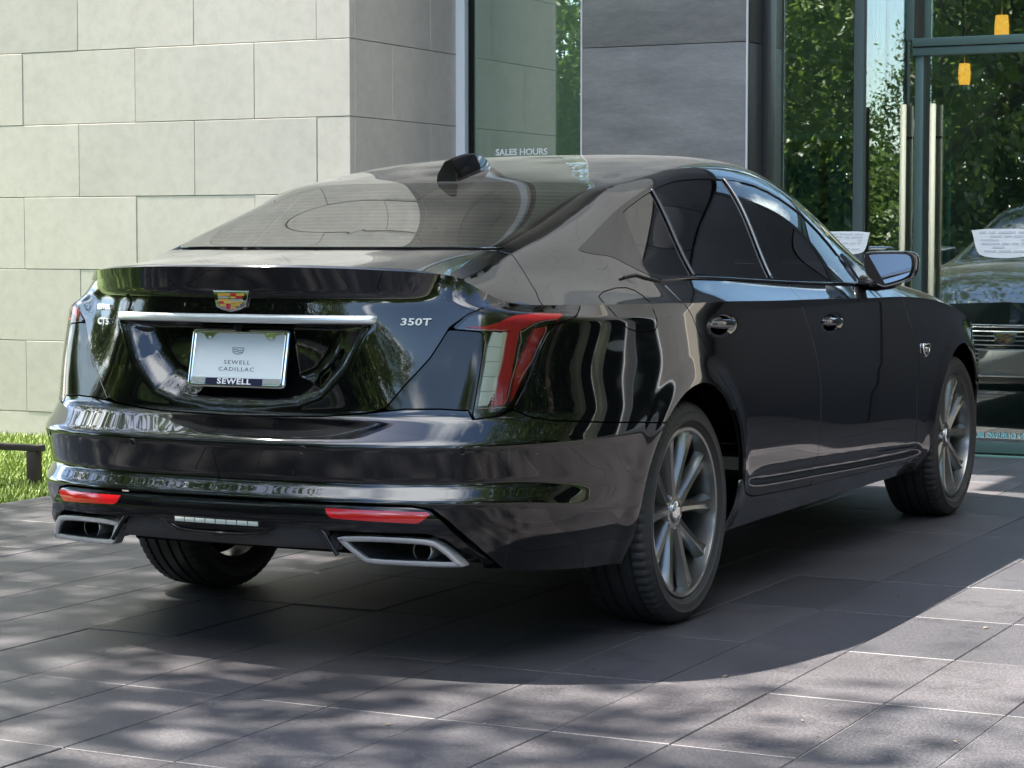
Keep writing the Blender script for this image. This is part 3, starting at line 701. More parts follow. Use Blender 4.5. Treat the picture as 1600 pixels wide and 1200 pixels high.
def loft_grid(du=.02,dv=.015):
    kk=knots(TOPC); T=np.stack([np.interp(np.linspace(0,kk[-1],4000),kk,TOPC[:,i]) for i in range(3)],1); m=T[:,0]>.5
    L=np.zeros((len(LOFT),8,3))
    for i,row in enumerate(LOFT):
        for j,p in enumerate(row):
            if isinstance(p,tuple): L[i,j]=p
            else:
                k=np.argmin(np.where(m,abs(T[:,1]-p),9)); L[i,j]=T[k]
    L=L[:,::-1]                     # row 0 = shoulder, last = centre line
    tU=knots(L[:,3]); us=np.unique(np.concatenate([np.arange(0,tU[-1],du),[tU[-1]]]))
    G,c=build_grid(L,tU,us,set(),dv,1)
    # weld the outer borders on the tub's top curve
    def snap(P): 
        d=((T[None]-P[:,None])**2).sum(2); return T[d.argmin(1)]
    d0=snap(G[0])-G[0]; nu,nv=G.shape[:2]
    for i in range(min(26,nu)): G[i]+=d0*np.exp(-(i/9)**2)
    d1=snap(G[:,0])-G[:,0]
    for j in range(min(26,nv)): G[:,j]+=d1*np.exp(-(j/8)**2)
    d2=snap(G[-1])-G[-1]
    for i in range(min(26,nu)): G[nu-1-i]+=d2*np.exp(-(i/9)**2)
    G[:,0]=snap(G[:,0]); G[0]=snap(G[0]); G[-1]=snap(G[-1]); G[:,-1,0]=0
    return G,us

class Skin:
    def __init__(s, V, N, A, F): s.V, s.N, s.A, s.F = V, N, A, F
    @staticmethod
    def grid(G, us, N):
        nu, nv = G.shape[:2]; idx = np.arange(nu*nv).reshape(nu, nv)
        F = np.stack([idx[:-1, :-1], idx[1:, :-1], idx[1:, 1:], idx[:-1, 1:]], -1).reshape(-1, 4)
        A = np.repeat(np.asarray(us), nv)
        return Skin(G.reshape(-1, 3), N.reshape(-1, 3), A, [tuple(f) for f in F])
    def subdiv(s):
        V = list(s.V); N = list(s.N); A = list(s.A); F = []; mid = {}
        def m2(*ids):
            k = tuple(sorted(ids))
            if k not in mid:
                mid[k] = len(V); V.append(sum(s.V[i] for i in ids)/len(ids)); n_ = sum(s.N[i] for i in ids); N.append(n_/np.linalg.norm(n_)); A.append(sum(s.A[i] for i in ids)/len(ids))
            return mid[k]
        for f in s.F:
            c = m2(*f); n = len(f)
            for i in range(n): F.append((f[i], m2(f[i], f[(i+1) % n]), c, m2(f[i-1], f[i])))
        return Skin(np.array(V), np.array(N), np.array(A), F)
    def x(s): return s.V[:, 0]
    def y(s): return s.V[:, 1]
    def z(s): return s.V[:, 2]
    def yz(s): return s.V[:, 1:]
    def xy(s): return s.V[:, :2]
    def xz(s): return s.V[:, [0, 2]]
    def sz(s): return np.stack([s.A, s.V[:, 2]], 1)
    def clip(s, f):
        f = np.where(abs(f) < 1e-7, 1e-7, f); V = [s.V]; N = [s.N]; A = [s.A]; F = []; cut = {}; extra = []; nv = len(s.V)
        pos = f > 0
        for fc in s.F:
            p = [pos[i] for i in fc]
            if all(p): F.append(fc); continue
            if not any(p): continue
            out = []; n = len(fc)
            for k in range(n):
                a, b = fc[k], fc[(k+1) % n]
                if pos[a]: out.append(a)
                if pos[a] != pos[b]:
                    key = (a, b) if a < b else (b, a)
                    if key not in cut:
                        t = f[key[0]]/(f[key[0]]-f[key[1]]); cut[key] = nv+len(extra); extra.append((key[0], key[1], t))
                    out.append(cut[key])
            if len(out) > 2: F.append(tuple(out))
        if extra:
            a = np.array([e[0] for e in extra]); b = np.array([e[1] for e in extra]); t = np.array([e[2] for e in extra])
            V.append(s.V[a]*(1-t)[:, None]+s.V[b]*t[:, None]); n_ = s.N[a]*(1-t)[:, None]+s.N[b]*t[:, None]
            N.append(n_/(np.linalg.norm(n_, axis=1, keepdims=True)+1e-12)); A.append(s.A[a]*(1-t)+s.A[b]*t)
        V = np.concatenate(V); N = np.concatenate(N); A = np.concatenate(A)
        used = np.unique(np.array([i for fc in F for i in fc], int)) if F else np.zeros(0, int)
        mp = np.full(len(V), -1); mp[used] = np.arange(len(used))
        return Skin(V[used], N[used], A[used], [tuple(mp[i] for i in fc) for fc in F])
    def offset(s, d):
        d = np.asarray(d); d = d[:, None] if d.ndim else d
        return Skin(s.V+s.N*d, s.N, s.A, s.F)
    def mirror(s):
        m = np.array([-1, 1, 1]); return Skin(s.V*m, s.N*m, s.A, [tuple(reversed(f)) for f in s.F])
    def flip(s): return Skin(s.V, -s.N, s.A, [tuple(reversed(f)) for f in s.F])
def skin_obj(name, skins, mat, parent, flange=.012, both=False, label=None):
    """one mesh from skin pieces; free edges get a rolled flange so panels read as sheet metal"""
    skins = skins if isinstance(skins, list) else [skins]
    if both: skins = skins+[k.mirror() for k in skins]
    V = []; F = []; NL = []
    off = 0
    for k in skins:
        if not k.F: continue
        V.extend(k.V); F.extend(tuple(i+off for i in f) for f in k.F)
        for f in k.F: NL.extend(k.N[i] for i in f)
        base = off; off += len(k.V)
        if flange:
            cnt = {}
            for f in k.F:
                for a, b in zip(f, f[1:]+f[:1]): 
                    if (b, a) in cnt: del cnt[(b, a)]
                    else: cnt[(a, b)] = 1
            E_ = np.zeros((len(k.V), 3)); ed = []
            for a, b in cnt:
                if abs(k.V[a][0]) < 1e-4 and abs(k.V[b][0]) < 1e-4: continue
                e = k.V[b]-k.V[a]; o = np.cross(e, k.N[a]); l = np.linalg.norm(o)
                if l < 1e-9: continue
                o /= l; E_[a] += o; E_[b] += o; ed.append((a, b))
            if ed:
                bv = sorted({i for e in ed for i in e}); mp = {v: off+j for j, v in enumerate(bv)}
                En = E_[bv]; En /= np.linalg.norm(En, axis=1, keepdims=True)+1e-12
                V.extend(k.V[bv]-k.N[bv]*flange+En*min(.0015, flange*.2))
                for a, b in ed:
                    F.append((a+base, mp[a], mp[b], b+base))
                    for i, w in ((a, 1), (a, 0), (b, 0), (b, 1)):
                        e = E_[i]/(np.linalg.norm(E_[i])+1e-12); n_ = k.N[i]*.8*w+e; NL.append(n_/np.linalg.norm(n_))
                off += len(bv)
    me = bpy.data.meshes.new(name); me.from_pydata(np.array(V).tolist(), [], [tuple(int(i) for i in f) for f in F])
    me.materials.append(MATS[mat]); me.polygons.foreach_set('use_smooth', [True]*len(me.polygons))
    if len(NL) == len(me.loops): me.normals_split_custom_set([tuple(n) for n in NL])
    o = link(name, me, parent)
    if label: o['label'] = label
    return o

car = empty('sedan', (0, 1.35, 0), 'glossy black four-door sedan parked on the dark paving, seen from its right rear corner', 'car')

# --- tub grid (bumper, flanks) and upper grid (deck, roof, bonnet)
nod = tub_nodes(); tU = knots(nod[:, 4])
uT = np.unique(np.concatenate([np.arange(0, 1.35, .011), np.arange(1.35, tU[-1], .022), [tU[-1]]]))
GT, cnt_ = build_grid(nod, tU, uT, TUBCR, .0085, 3)
def grid_n(G, s0, s1):
    N = grid_normals(G)
    if (N[:, :, 0]*G[:, :, 0]).sum() + (N[:, :, 2]*(G[:, :, 2]-.4)).sum() < 0: N = -N
    if s0: N[0, :, 0] = 0
    if s1: N[-1, :, 0] = 0
    return N/np.linalg.norm(N, axis=2, keepdims=True)
def usmooth(G, it, w=None, sym=(True, True)):
    # smooth along the stations; w (0..1 per station) scales it; ends mirror across the centre line
    G0 = G
    for _ in range(it):
        a = G[:1]*np.array([1, 1, 1]); H = G.copy(); H[1:-1] = (G[:-2]+2*G[1:-1]+G[2:])/4
        if sym[0]: m = G[1].copy(); H[0] = G[0]*.5+m*.5*np.array([0, 1, 1])+G[0]*0; H[0, :, 0] = 0
        if w is not None: H = G+(H-G)*w
        G = H
    return G
wu = np.where(uT < 1.30, .8, 1.)[:, None, None]
GT = usmooth(GT, 50, wu)
TOPC = GT[:, -1].copy()
NT_ = grid_n(GT, True, True)
flat = GT.reshape(-1, 3); sA = np.repeat(uT, GT.shape[1])
def s_of(p):
    p = np.asarray(p, float); return sA[((flat-p)**2).sum(1).argmin()]
def szpoly(pts): return np.array([(s_of(p), p[2]) for p in pts])
# number-plate recess
P = flat; rear = (P[:, 1] < -.85)
side = [(.425, 1.3), (.425, .928), (.395, .89), (.348, .80), (.275, .722), (.20, .695), (.10, .685), (0, .683), (-.6, .683), (-.6, 1.3)]
d = sdf(P[:, [0, 2]], side); top = .926-P[:, 2]
dep = .058*S(d/.085)**.8*S(top/.012)*rear
# rocker scoop along the doors
sc = chaikin([(.47, .385), (.55, .412), (.66, .415), (1.107, .400), (1.706, .376), (2.281, .352), (2.43, .346), (2.53, .285), (1.765, .306), (1.15, .331), (.725, .346), (.52, .36)], 2)
ds = sdf(P[:, 1:], sc); fl = (P[:, 0] > .8) & (P[:, 1] > 0)
dep = dep+.011*S(ds/.024)*fl
# hollows behind the door handles
for (hy, hz) in ((.205, .885), (1.29, .857)):
    r = np.sqrt(((P[:, 1]-hy)/.125)**2+((P[:, 2]-hz)/.036)**2); dep = dep+.017*S((1-r)/.75)*(P[:, 0] > .8)
# flare round the wheel arches, hollow behind the shoulder
for (ay, az, ar) in ((.012, .335, .387), (2.947, .335, .387)):
    r = np.hypot(P[:, 1]-ay, P[:, 2]-az)-ar; w = (P[:, 0] > .8)
    dep = dep-.007*S(1-abs(r-.005)/.085)*w
hol = np.exp(-(((P[:, 1]+.47)/.26)**2+((P[:, 2]-.80)/.085)**2))*(P[:, 0] > .75); dep = dep+.009*hol
GT = (flat-NT_.reshape(-1, 3)*dep[:, None]).reshape(GT.shape)
NT2 = grid_n(GT, True, True)
TUB = Skin.grid(GT, uT, NT2)
if ((NT2[50, 20]*np.cross(GT[51, 20]-GT[50, 20], GT[50, 21]-GT[50, 20])).sum()) < 0: TUB.F = [tuple(reversed(f)) for f in TUB.F]
dlo = chaikin([(-.318, 1.117), (-.272, 1.104), (-.209, 1.100), (-.181, 1.072), (-.114, 1.032), (0, 1.030), (.145, 1.028), (.845, 1.010), (1.3, .993), (1.78, .978), (1.80, 1.0), (1.79, 1.07), (1.726, 1.155), (1.564, 1.25), (1.359, 1.318), (1.174, 1.353), (.953, 1.364), (.638, 1.360), (.459, 1.341), (.288, 1.307), (.074, 1.25), (-.106, 1.19), (-.28, 1.13)], 1)
backlight = [(-1, -.585), (.30, -.578), (.50, -.557), (.545, -.54), (.556, -.51), (.557, -.265), (.545, -.06), (.533, .10), (.518, .128), (.48, .137), (.30, .142), (-1, .145)]
LG, uL = loft_grid(.018, .014)
B0, B1, B2 = LG[0].copy(), LG[-1].copy(), LG[:, 0].copy()
wl = np.ones(LG.shape[:2]); ramp_ = np.minimum(1, np.arange(LG.shape[1])/6); wl = wl*ramp_[None]; wl[:4] *= np.linspace(0, 1, 4)[:, None]; wl[-4:] *= np.linspace(1, 0, 4)[:, None]
for _ in range(64):
    H = LG.copy(); H[1:-1] = (LG[:-2]+2*LG[1:-1]+LG[2:])/4; LG = LG+(H-LG)*wl[..., None]
wv = wl.copy(); nv_ = LG.shape[1]; wv *= np.interp(np.arange(nv_)/nv_, [0, .12, .30, .42, .55, 1], [.1, .35, .45, .5, 1, 1])[None]
for _ in range(36):
    H = LG.copy(); H[:, 1:-1] = (LG[:, :-2]+2*LG[:, 1:-1]+LG[:, 2:])/4; H[:, -1] = (LG[:, -1]+LG[:, -2])/2; H[:, -1, 0] = 0; LG = LG+(H-LG)*wv[..., None]
LG[0], LG[-1], LG[:, 0] = B0, B1, B2; LG[:, -1, 0] = 0
# the panes are clean developable-looking surfaces: fit one low-order surface per pane and blend it in
def pane_fit(sel_poly, coords, target, terms, margin, cond):
    P_ = LG.reshape(-1, 3); d_ = sdf(P_[:, coords], sel_poly); d_ = np.where(cond(P_), d_, -9)
    m_ = d_ > -.005; X_ = terms(P_)
    co = np.linalg.lstsq(X_[m_], P_[m_, target], rcond=None)[0]; w_ = S((d_+margin)/margin)
    P_[:, target] = P_[:, target]*(1-w_)+(X_@co)*w_
    LG[...] = P_.reshape(LG.shape)
pane_fit(backlight, [0, 1], 2, lambda p: np.stack([p[:, 0]**0, p[:, 1], p[:, 1]**2, p[:, 1]**3, p[:, 0]**2, p[:, 0]**4, p[:, 0]**2*p[:, 1]], 1), .12, lambda p: p[:, 1] < .6)
pane_fit(dlo, [1, 2], 0, lambda p: np.stack([p[:, 1]**a*p[:, 2]**b for a, b in ((0, 0), (1, 0), (2, 0), (3, 0), (4, 0), (0, 1), (0, 2), (0, 3), (1, 1), (2, 1), (3, 1), (1, 2))], 1), .09, lambda p: p[:, 0] > .55)
PL_ = LG.reshape(-1, 3)
def outside(poly, coords): return np.clip((.025-sdf(PL_[:, coords], poly))/.045, 0, 1)
wp = (outside(backlight, [0, 1])*outside(dlo, [1, 2])*S((.10-PL_[:, 1])/.15)*S((PL_[:, 1]+.95)/.12)*S((PL_[:, 0]-.50)/.06)).reshape(LG.shape[:2])*wl
for _ in range(110):
    H = LG.copy(); H[1:-1, 1:-1] = (LG[:-2, 1:-1]+LG[2:, 1:-1]+LG[1:-1, :-2]+LG[1:-1, 2:]+4*LG[1:-1, 1:-1])/8; LG = LG+(H-LG)*wp[..., None]
for _ in range(9):
    H = LG.copy(); H[1:-1, 1:-1] = (LG[:-2, 1:-1]+LG[2:, 1:-1]+LG[1:-1, :-2]+LG[1:-1, 2:]+4*LG[1:-1, 1:-1])/8; LG = LG+(H-LG)*wl[..., None]
LN = grid_n(LG, False, False); LN[:, -1, 0] = 0; LN /= np.linalg.norm(LN, axis=2, keepdims=True)
LOF = Skin.grid(LG, uL, LN)
if ((LN[80, 20]*np.cross(LG[81, 20]-LG[80, 20], LG[80, 21]-LG[80, 20])).sum()) < 0: LOF.F = [tuple(reversed(f)) for f in LOF.F]
bvV = np.concatenate([TUB.V, LOF.V]); nT = len(TUB.V)
BV = BVHTree.FromPolygons([Vector(v) for v in bvV], [list(f) for f in TUB.F]+[[i+nT for i in f] for f in LOF.F])
def on_skin(p, lift=0.):
    """nearest skin point (right half) lifted along its normal"""
    sgn = -1 if p[0] < 0 else 1
    h = BV.find_nearest(Vector((abs(p[0]), p[1], p[2]))); co, n_ = h[0], h[1]
    if n_.dot(Vector((co.x, 0, co.z-.4))) < 0 and co.y > -.9: n_ = -n_
    if co.y <= -.9 and n_.y > 0 and n_.z < .5: n_ = -n_
    q = co+n_*lift; return Vector((q.x*sgn, q.y, q.z)), Vector((n_.x*sgn, n_.y, n_.z))

# --- outlines of the panels
GAP = .0023
seam = [(0, -1.09, .667), (.275, -1.064, .673), (.42, -1.04, .686), (.50, -1.005, .697), (.60, -.98, .698), (.672, -.955, .694), (.678, -.952, .671), (.732, -.901, .679), (.757, -.862, .694), (.788, -.822, .672), (.818, -.767, .661), (.885, -.581, .645), (.932, -.283, .623), (.94, 0, .62)]
sm = np.array(sorted([(s_of(p), p[2]) for p in seam])); 
def seamz(k): return np.interp(k.A, sm[:, 0], sm[:, 1])
lid_poly = szpoly([(0, -1.09, .667), (.275, -1.064, .673), (.42, -1.041, .687), (.452, -1.027, .70), (.506, -1.002, .76), (.556, -.968, .832), (.598, -.937, .913), (.642, -.913, .947)])
lid_poly = np.vstack([[-.3, .667], lid_poly, [[s_of((.66, -.84, .985)), .965], [s_of((.69, -.79, .975)), .974], [s_of((.69, -.79, .975)), 1.3], [-.3, 1.3]]])
lamp_in = [(.598, -.937, .909), (.68, -.904, .902), (.688, -.902, .887), (.690, -.92, .80), (.678, -.952, .671)]
lamp_lo = [(.732, -.901, .679), (.757, -.862, .700), (.772, -.829, .761), (.791, -.771, .854), (.801, -.740, .896), (.811, -.713, .916), (.833, -.637, .938), (.822, -.580, .962)]
lp = szpoly(lamp_in+lamp_lo); sT = lambda p: s_of(p)
lamp_poly = np.vstack([lp, [[lp[-1, 0], 1.2], [s_of((.66, -.84, .985)), 1.2], [s_of((.66, -.84, .985)), .965], [s_of((.642, -.913, .947)), .949]]])
diff_poly = [(-1, .452), (.317, .452), (.555, .448), (.609, .438), (.642, .405), (.687, .342), (.735, .258), (.735, .1), (-1, .1)]
rdoor_tub = [(-.10, 1.2), (-.10, 1.03), (-.096, .972), (-.045, .93), (-.002, .881), (.146, .749), (.25, .68), (.317, .621), (.375, .56), (.402, .514), (.425, .46), (.431, .42), (.44, .38), (.475, .345), (.55, .325), (.66, .318), (1.156, .300), (1.169, .40), (1.171, .519), (1.160, .63), (1.12, .73), (1.073, .81), (1.00, .89), (.952, .944), (.945, .97), (.981, 1.0), (.981, 1.2)]
fdoor_tub = [(.981, 1.2), (.981, 1.0), (.945, .97), (.952, .944), (1.00, .89), (1.073, .81), (1.12, .73), (1.160, .63), (1.171, .519), (1.169, .40), (1.156, .300), (1.8, .286), (2.33, .272), (2.37, .33), (2.325, .48), (2.318, .586), (2.322, .716), (2.237, .802), (2.153, .891), (2.10, .97), (2.10, 1.2)]
def arch(k, m=0.):
    return np.minimum(np.hypot(k.y()-.012, k.z()-.335)-.387-m, np.hypot(k.y()-2.947, k.z()-.335)-.387-m)
lidL = [(-1, -.635), (.30, -.625), (.48, -.60), (.594, -.553), (.657, -.597), (.715, -.645), (.74, -.675), (.80, -.72), (1.2, -1.3), (-1, -1.3)]
def belt(k): return np.interp(k.y(), [-.5, -.272, -.209, -.181, -.114, 0, .145, .845, 1.3, 1.78, 2.2], [1.117, 1.104, 1.100, 1.072, 1.032, 1.030, 1.028, 1.010, .993, .978, .965])
wind = [(-1, 1.40), (.40, 1.39), (.53, 1.36), (.555, 1.42), (.585, 1.7), (.62, 1.95), (.645, 2.2), (.655, 2.36), (.60, 2.40), (-1, 2.44)]
hoodp = [(-1, 2.46), (.66, 2.43), (.80, 2.38), (.815, 2.6), (.81, 2.95), (.775, 3.25), (.70, 3.45), (.55, 3.60), (-1, 3.68)]

mn = np.minimum
def notp(k, coords, poly, g=GAP): return -sdf(coords, poly)-g
# bumper
sEnd = s_of((.93, -.2, .6))
f = mn(mn(seamz(TUB)-TUB.z()-GAP, arch(TUB)), -.1-TUB.y())
f = mn(f, np.where(TUB.y() < -.7, -sdf(TUB.xz(), diff_poly)-.003, 1))
bumper = TUB.clip(f)
skin_obj('rear_bumper', bumper, 'paint', car, both=True)
# boot lid
f = sdf(TUB.sz(), lid_poly)-GAP
l1 = TUB.clip(mn(f, np.where(TUB.A < 2, 1, -1)))
l2 = LOF.clip(mn(sdf(LOF.xy(), lidL)-GAP, np.where(LOF.y() < 0, 1, -1)))
lid = skin_obj('boot_lid', [l1, l2], 'paint', car, both=True)
sp_ = TUB.clip(mn(mn(np.interp(TUB.A, [0, s_of((.45, -1.02, 1.06)), s_of((.608, -.88, 1.04))], [1.046, 1.041, 1.030])*-1+TUB.z(), s_of((.612, -.876, 1.04))-TUB.A), 2-TUB.A))
skin_obj('boot_spoiler', sp_.offset(.0045), 'paint', lid, both=True, flange=.006)
# dark side fascia between lid and lamp + quarter panel
sq = s_of((.72, -.90, .69))
base = mn(mn(TUB.z()-seamz(TUB)-GAP, -sdf(TUB.sz(), lamp_poly)-GAP), mn(-sdf(TUB.sz(), lid_poly)-GAP, arch(TUB)))
fas = TUB.clip(mn(mn(base, np.where(TUB.A < sq, 1, -1)), .905-TUB.z()+0*TUB.A))
for sgn in (1, -1): skin_obj('rear_fascia', fas if sgn > 0 else fas.mirror(), 'gloss_black', car)
q = TUB.clip(mn(mn(base, TUB.A-sq), mn(-sdf(TUB.yz(), rdoor_tub)-GAP, .42-TUB.y())))
for sgn in (1, -1): skin_obj('quarter_panel', q if sgn > 0 else q.mirror(), 'paint', car)
# lower flank behind the rear door, rocker
yt, zt = [.40, .475, .55, .66, 1.156, 1.8, 2.33, 2.6], [.40, .345, .325, .318, .300, .286, .272, .268]
rk = TUB.clip(mn(mn(np.interp(TUB.y(), yt, zt)-TUB.z()-GAP*1.5, arch(TUB)), mn(TUB.y()-.2, 2.75-TUB.y())))
for sgn in (1, -1): skin_obj('rocker_panel', rk if sgn > 0 else rk.mirror(), 'paint', car)
# doors
def door(name, poly, y0, y1):
    a = TUB.clip(mn(mn(sdf(TUB.yz(), poly)-GAP, arch(TUB)), np.where(TUB.x() > .7, 1, -1)))
    b = LOF.clip(mn(mn(mn(LOF.y()-y0-GAP, y1-LOF.y()-GAP), belt(LOF)-LOF.z()-.004), LOF.x()-.8))
    out = []
    for sgn in (1, -1):
        out.append(skin_obj(name, [a, b] if sgn > 0 else [a.mirror(), b.mirror()], 'paint', car))
    return out
def seam_shift(k): return 0
rd = door('rear_door', rdoor_tub, -.10, .972)
fd = door('front_door', fdoor_tub, .972, 2.13)
# front wing, front bumper
f = mn(mn(mn(-sdf(TUB.yz(), fdoor_tub)-GAP, arch(TUB)), TUB.y()-1.9), np.interp(TUB.y(), [2.3, 2.6], [1, 1])*TUB.z()-np.interp(TUB.y(), [2.33, 2.6, 3.2], [.272, .268, .5])-GAP)
w1 = TUB.clip(mn(f, 3.28-TUB.y()-GAP))
w2 = LOF.clip(mn(mn(mn(LOF.y()-2.13-GAP, -sdf(LOF.xy(), hoodp)-GAP), LOF.x()-.655), mn(3.28-LOF.y(), np.interp(LOF.y(), [2.13, 2.45, 2.5], [.995, 1.02, 2])-LOF.z())))
for sgn in (1, -1): skin_obj('front_wing', [w1, w2] if sgn > 0 else [w1.mirror(), w2.mirror()], 'paint', car)
grille_poly = [(-1, .62), (.30, .62), (.40, .60), (.34, .40), (.25, .34), (-1, .34)]
f = mn(mn(TUB.y()-3.28-GAP, arch(TUB)), -sdf(TUB.xz(), grille_poly)-.002)
hl = szpoly([(.52, 3.6, .70), (.80, 3.5, .70), (.86, 3.38, .70), (.86, 3.4, .655), (.75, 3.58, .64), (.70, 3.62, .40), (.62, 3.66, .40), (.60, 3.67, .64)])
w3 = TUB.clip(mn(f, -sdf(TUB.sz(), hl)-.002)); w4 = LOF.clip(mn(LOF.y()-3.28-GAP, -sdf(LOF.xy(), hoodp)-GAP))
skin_obj('front_bumper', [w3, w4], 'paint', car, both=True)
hw = TUB.clip(mn(mn(sdf(TUB.sz(), hl)-.001, TUB.y()-3.2), TUB.z()-.3))
for sgn in (1, -1):
    skin_obj('headlight', hw if sgn > 0 else hw.mirror(), 'white_lens', car)
gr = TUB.clip(mn(sdf(TUB.xz(), grille_poly)-.003, TUB.y()-3)).offset(-.012)
grille = skin_obj('grille', gr, 'gloss_black', car, both=True)
bon = LOF.clip(mn(sdf(LOF.xy(), hoodp)-GAP, np.where(LOF.y() > 2, 1, -1)))
skin_obj('bonnet', bon, 'paint', car, both=True)
# roof, pillars
f = mn(mn(-sdf(LOF.xy(), backlight)-.001, -sdf(LOF.xy(), wind)-.001), mn(-sdf(LOF.xy(), lidL)-GAP, -sdf(LOF.yz(), dlo)-.0))
f = mn(f, mn(2.42-LOF.y(), np.where((LOF.y() > -.10) & (LOF.x() > .6), LOF.z()-belt(LOF)-.004, 1)))
f = mn(f, np.where((LOF.x() < .62) & (LOF.y() < 0), -sdf(LOF.xy(), [(-1, -.66), (.48, -.63), (.56, -.575), (.56, -.5), (-1, -.5)]), 1))
roofs = LOF.clip(f)
skin_obj('roof', roofs, 'paint', car, both=True)
skin_obj('rear_window', LOF.clip(mn(sdf(LOF.xy(), backlight)-.001, .5-LOF.y())), 'rear_glass', car, both=True, flange=.004)
skin_obj('windscreen', LOF.clip(mn(sdf(LOF.xy(), wind)-.001, LOF.y()-1)), 'car_glass', car, both=True, flange=.004)
skin_obj('scuttle_seal', LOF.clip(mn(sdf(LOF.xy(), [(-1, -.66), (.48, -.63), (.56, -.575), (.56, -.53), (-1, -.57)]), 0-LOF.y())).offset(-.006), 'gloss_black', car, both=True, flange=0)
# side windows
sd = mn(sdf(LOF.yz(), dlo), LOF.x()-.55)
def half(k, p, q_):   # > 0 on the side ahead of the line p-q (q lower)
    (y0, z0), (y1, z1) = p, q_; e = np.array([y1-y0, z1-z0]); e /= np.linalg.norm(e); n_ = np.array([-e[1], e[0]])
    if n_[0] < 0: n_ = -n_
    return (k.y()-y0)*n_[0]+(k.z()-z0)*n_[1]
L = LOF
b1 = ((.074, 1.25), (-.130, 1.035)); b2 = ((.331, 1.315), (.149, 1.03)); b3 = ((.933, 1.361), (.845, 1.013)); b4 = ((1.066, 1.36), (1.031, 1.006))
trim_pieces = [('corner_trim', mn(sd-.004, -half(L, *b1)-.004)), ('window_trim', mn(sd, -mn(sd-.011, mn(half(L, *b1), 1.795-L.y()))))]
glass = [('quarter_window', mn(mn(sd-.012, half(L, *b1)-.004), -half(L, *b2)-.008)),
         ('rear_door_window', mn(mn(sd-.012, half(L, *b2)-.010), -half(L, *b3)-.006)),
         ('front_door_window', mn(mn(sd-.012, half(L, *b4)-.004), 1.775-L.y()))]
pil = L.clip(mn(mn(sd-.008, half(L, *b3)-.008), -half(L, *b4)+.002)).offset(-.001)
div = L.clip(mn(mn(sd-.008, half(L, *b2)+.009), .011-half(L, *b2))).offset(.002)
div3 = L.clip(mn(mn(sd-.008, half(L, *b3)+.008), .009-half(L, *b3))).offset(.002)
for sgn in (1, -1):
    k = (lambda a: a) if sgn > 0 else (lambda a: a.mirror())
    ct = L.clip(trim_pieces[0][1]).offset(-.002); skin_obj('corner_window', k(ct), 'gloss_black', car, flange=.003)
    skin_obj('window_trim', k(L.clip(trim_pieces[1][1]).offset(.001)), 'gloss_black', car, flange=.005)
    for nm, fn in glass: skin_obj(nm, k(L.clip(fn).offset(-.004)), 'car_glass', car, flange=.002)
    skin_obj('centre_pillar', k(pil), 'gloss_black', car, flange=.004)
# belt moulding: a slim bright strip under the windows
P3 = []
for y_ in np.linspace(-.30, 1.86, 70):
    z_ = float(np.interp(y_, [-.5, -.272, -.209, -.181, -.114, 0, .145, .845, 1.3, 1.78, 2.2], [1.117, 1.104, 1.100, 1.072, 1.032, 1.030, 1.028, 1.010, .993, .978, .965]))
    P3.append((.86, y_, z_-.004))
for sgn in (1, -1):
    pts = [on_skin((sgn*p[0], p[1], p[2]), .001)[0] for p in P3]
    tube('belt_moulding', pts, .0052, 'gloss_black', car, 8)
def skin_line(name, pts, r, mat, parent=car, lift=0., both=False, step=.02):
    dense = []
    for a, b in zip(pts[:-1], pts[1:]):
        a, b = Vector(a), Vector(b); n_ = max(1, int((b-a).length/step))
        dense += [a.lerp(b, i/n_) for i in range(n_)]
    dense.append(Vector(pts[-1]))
    q_ = [on_skin(p, lift)[0] for p in dense]; tube(name, q_, r, mat, parent, 6)
    if both: tube(name, [Vector((-p.x, p.y, p.z)) for p in q_], r, mat, parent, 6)
fuel = chaikin([(.81, -.448, .997), (.826, -.311, 1.016), (.862, -.264, .999), (.91, -.282, .958), (.925, -.275, .903), (.924, -.292, .885), (.906, -.423, .890), (.888, -.477, .925), (.852, -.488, .968)], 1)
skin_line('fuel_flap_seam', [tuple(p) for p in fuel]+[tuple(fuel[0])], .0017, 'underlay')
skin_line('tow_cover_seam', [(-.02, -1.11, .655), (-.015, -1.15, .60), (-.01, -1.13, .51), (-.01, -1.16, .463)], .0007, 'underlay')
for x_, z_ in ((-.286, .587), (.268, .591), (.678, .593), (-.678, .590)):
    c, n_ = on_skin((x_, -1.14 if abs(x_) < .5 else -1.01, z_), .0008); e1 = Vector((0, 0, 1)).cross(n_).normalized(); e2 = n_.cross(e1)
    so = mesh('parking_sensor', [c+n_*.0004+(e1*math.cos(a)+e2*math.sin(a))*.0085 for a in np.linspace(0, 2*math.pi, 20, endpoint=False)], [tuple(range(20))], 'paint', car)
    tube('sensor_ring', [c+(e1*math.cos(a)+e2*math.sin(a))*.0105 for a in np.linspace(0, 2*math.pi, 24, endpoint=False)], .0007, 'chrome_dark', so, 5, closed=True)
for (l_, off_, m_) in ((b2, -.001, 'gloss_black'), (b3, -.001, 'chrome_dark')):
    (ya, za), (yb, zb) = l_
    for sgn in (1, -1):
        pts = []
        for t_ in np.linspace(.02, .985, 30):
            y_, z_ = ya+(yb-ya)*t_, za+(zb-za)*t_
            pts.append((y_, z_))
        Xp = []
        for y_, z_ in pts:
            dd = (LOF.V[:, 1]-y_)**2+(LOF.V[:, 2]-z_)**2+np.where(LOF.V[:, 0] < .55, 9, 0); j = dd.argsort()[:6]; ww = 1/(dd[j]+1e-6); Xp.append((LOF.V[j, 0]*ww).sum()/ww.sum())
        co_ = np.polyfit(np.linspace(0, 1, 30), Xp, 3); Xp = np.polyval(co_, np.linspace(0, 1, 30))
        tube('window_divider', [(sgn*(x_+.0005), y_, z_) for x_, (y_, z_) in zip(Xp, pts)], .0055, m_, car, 8)
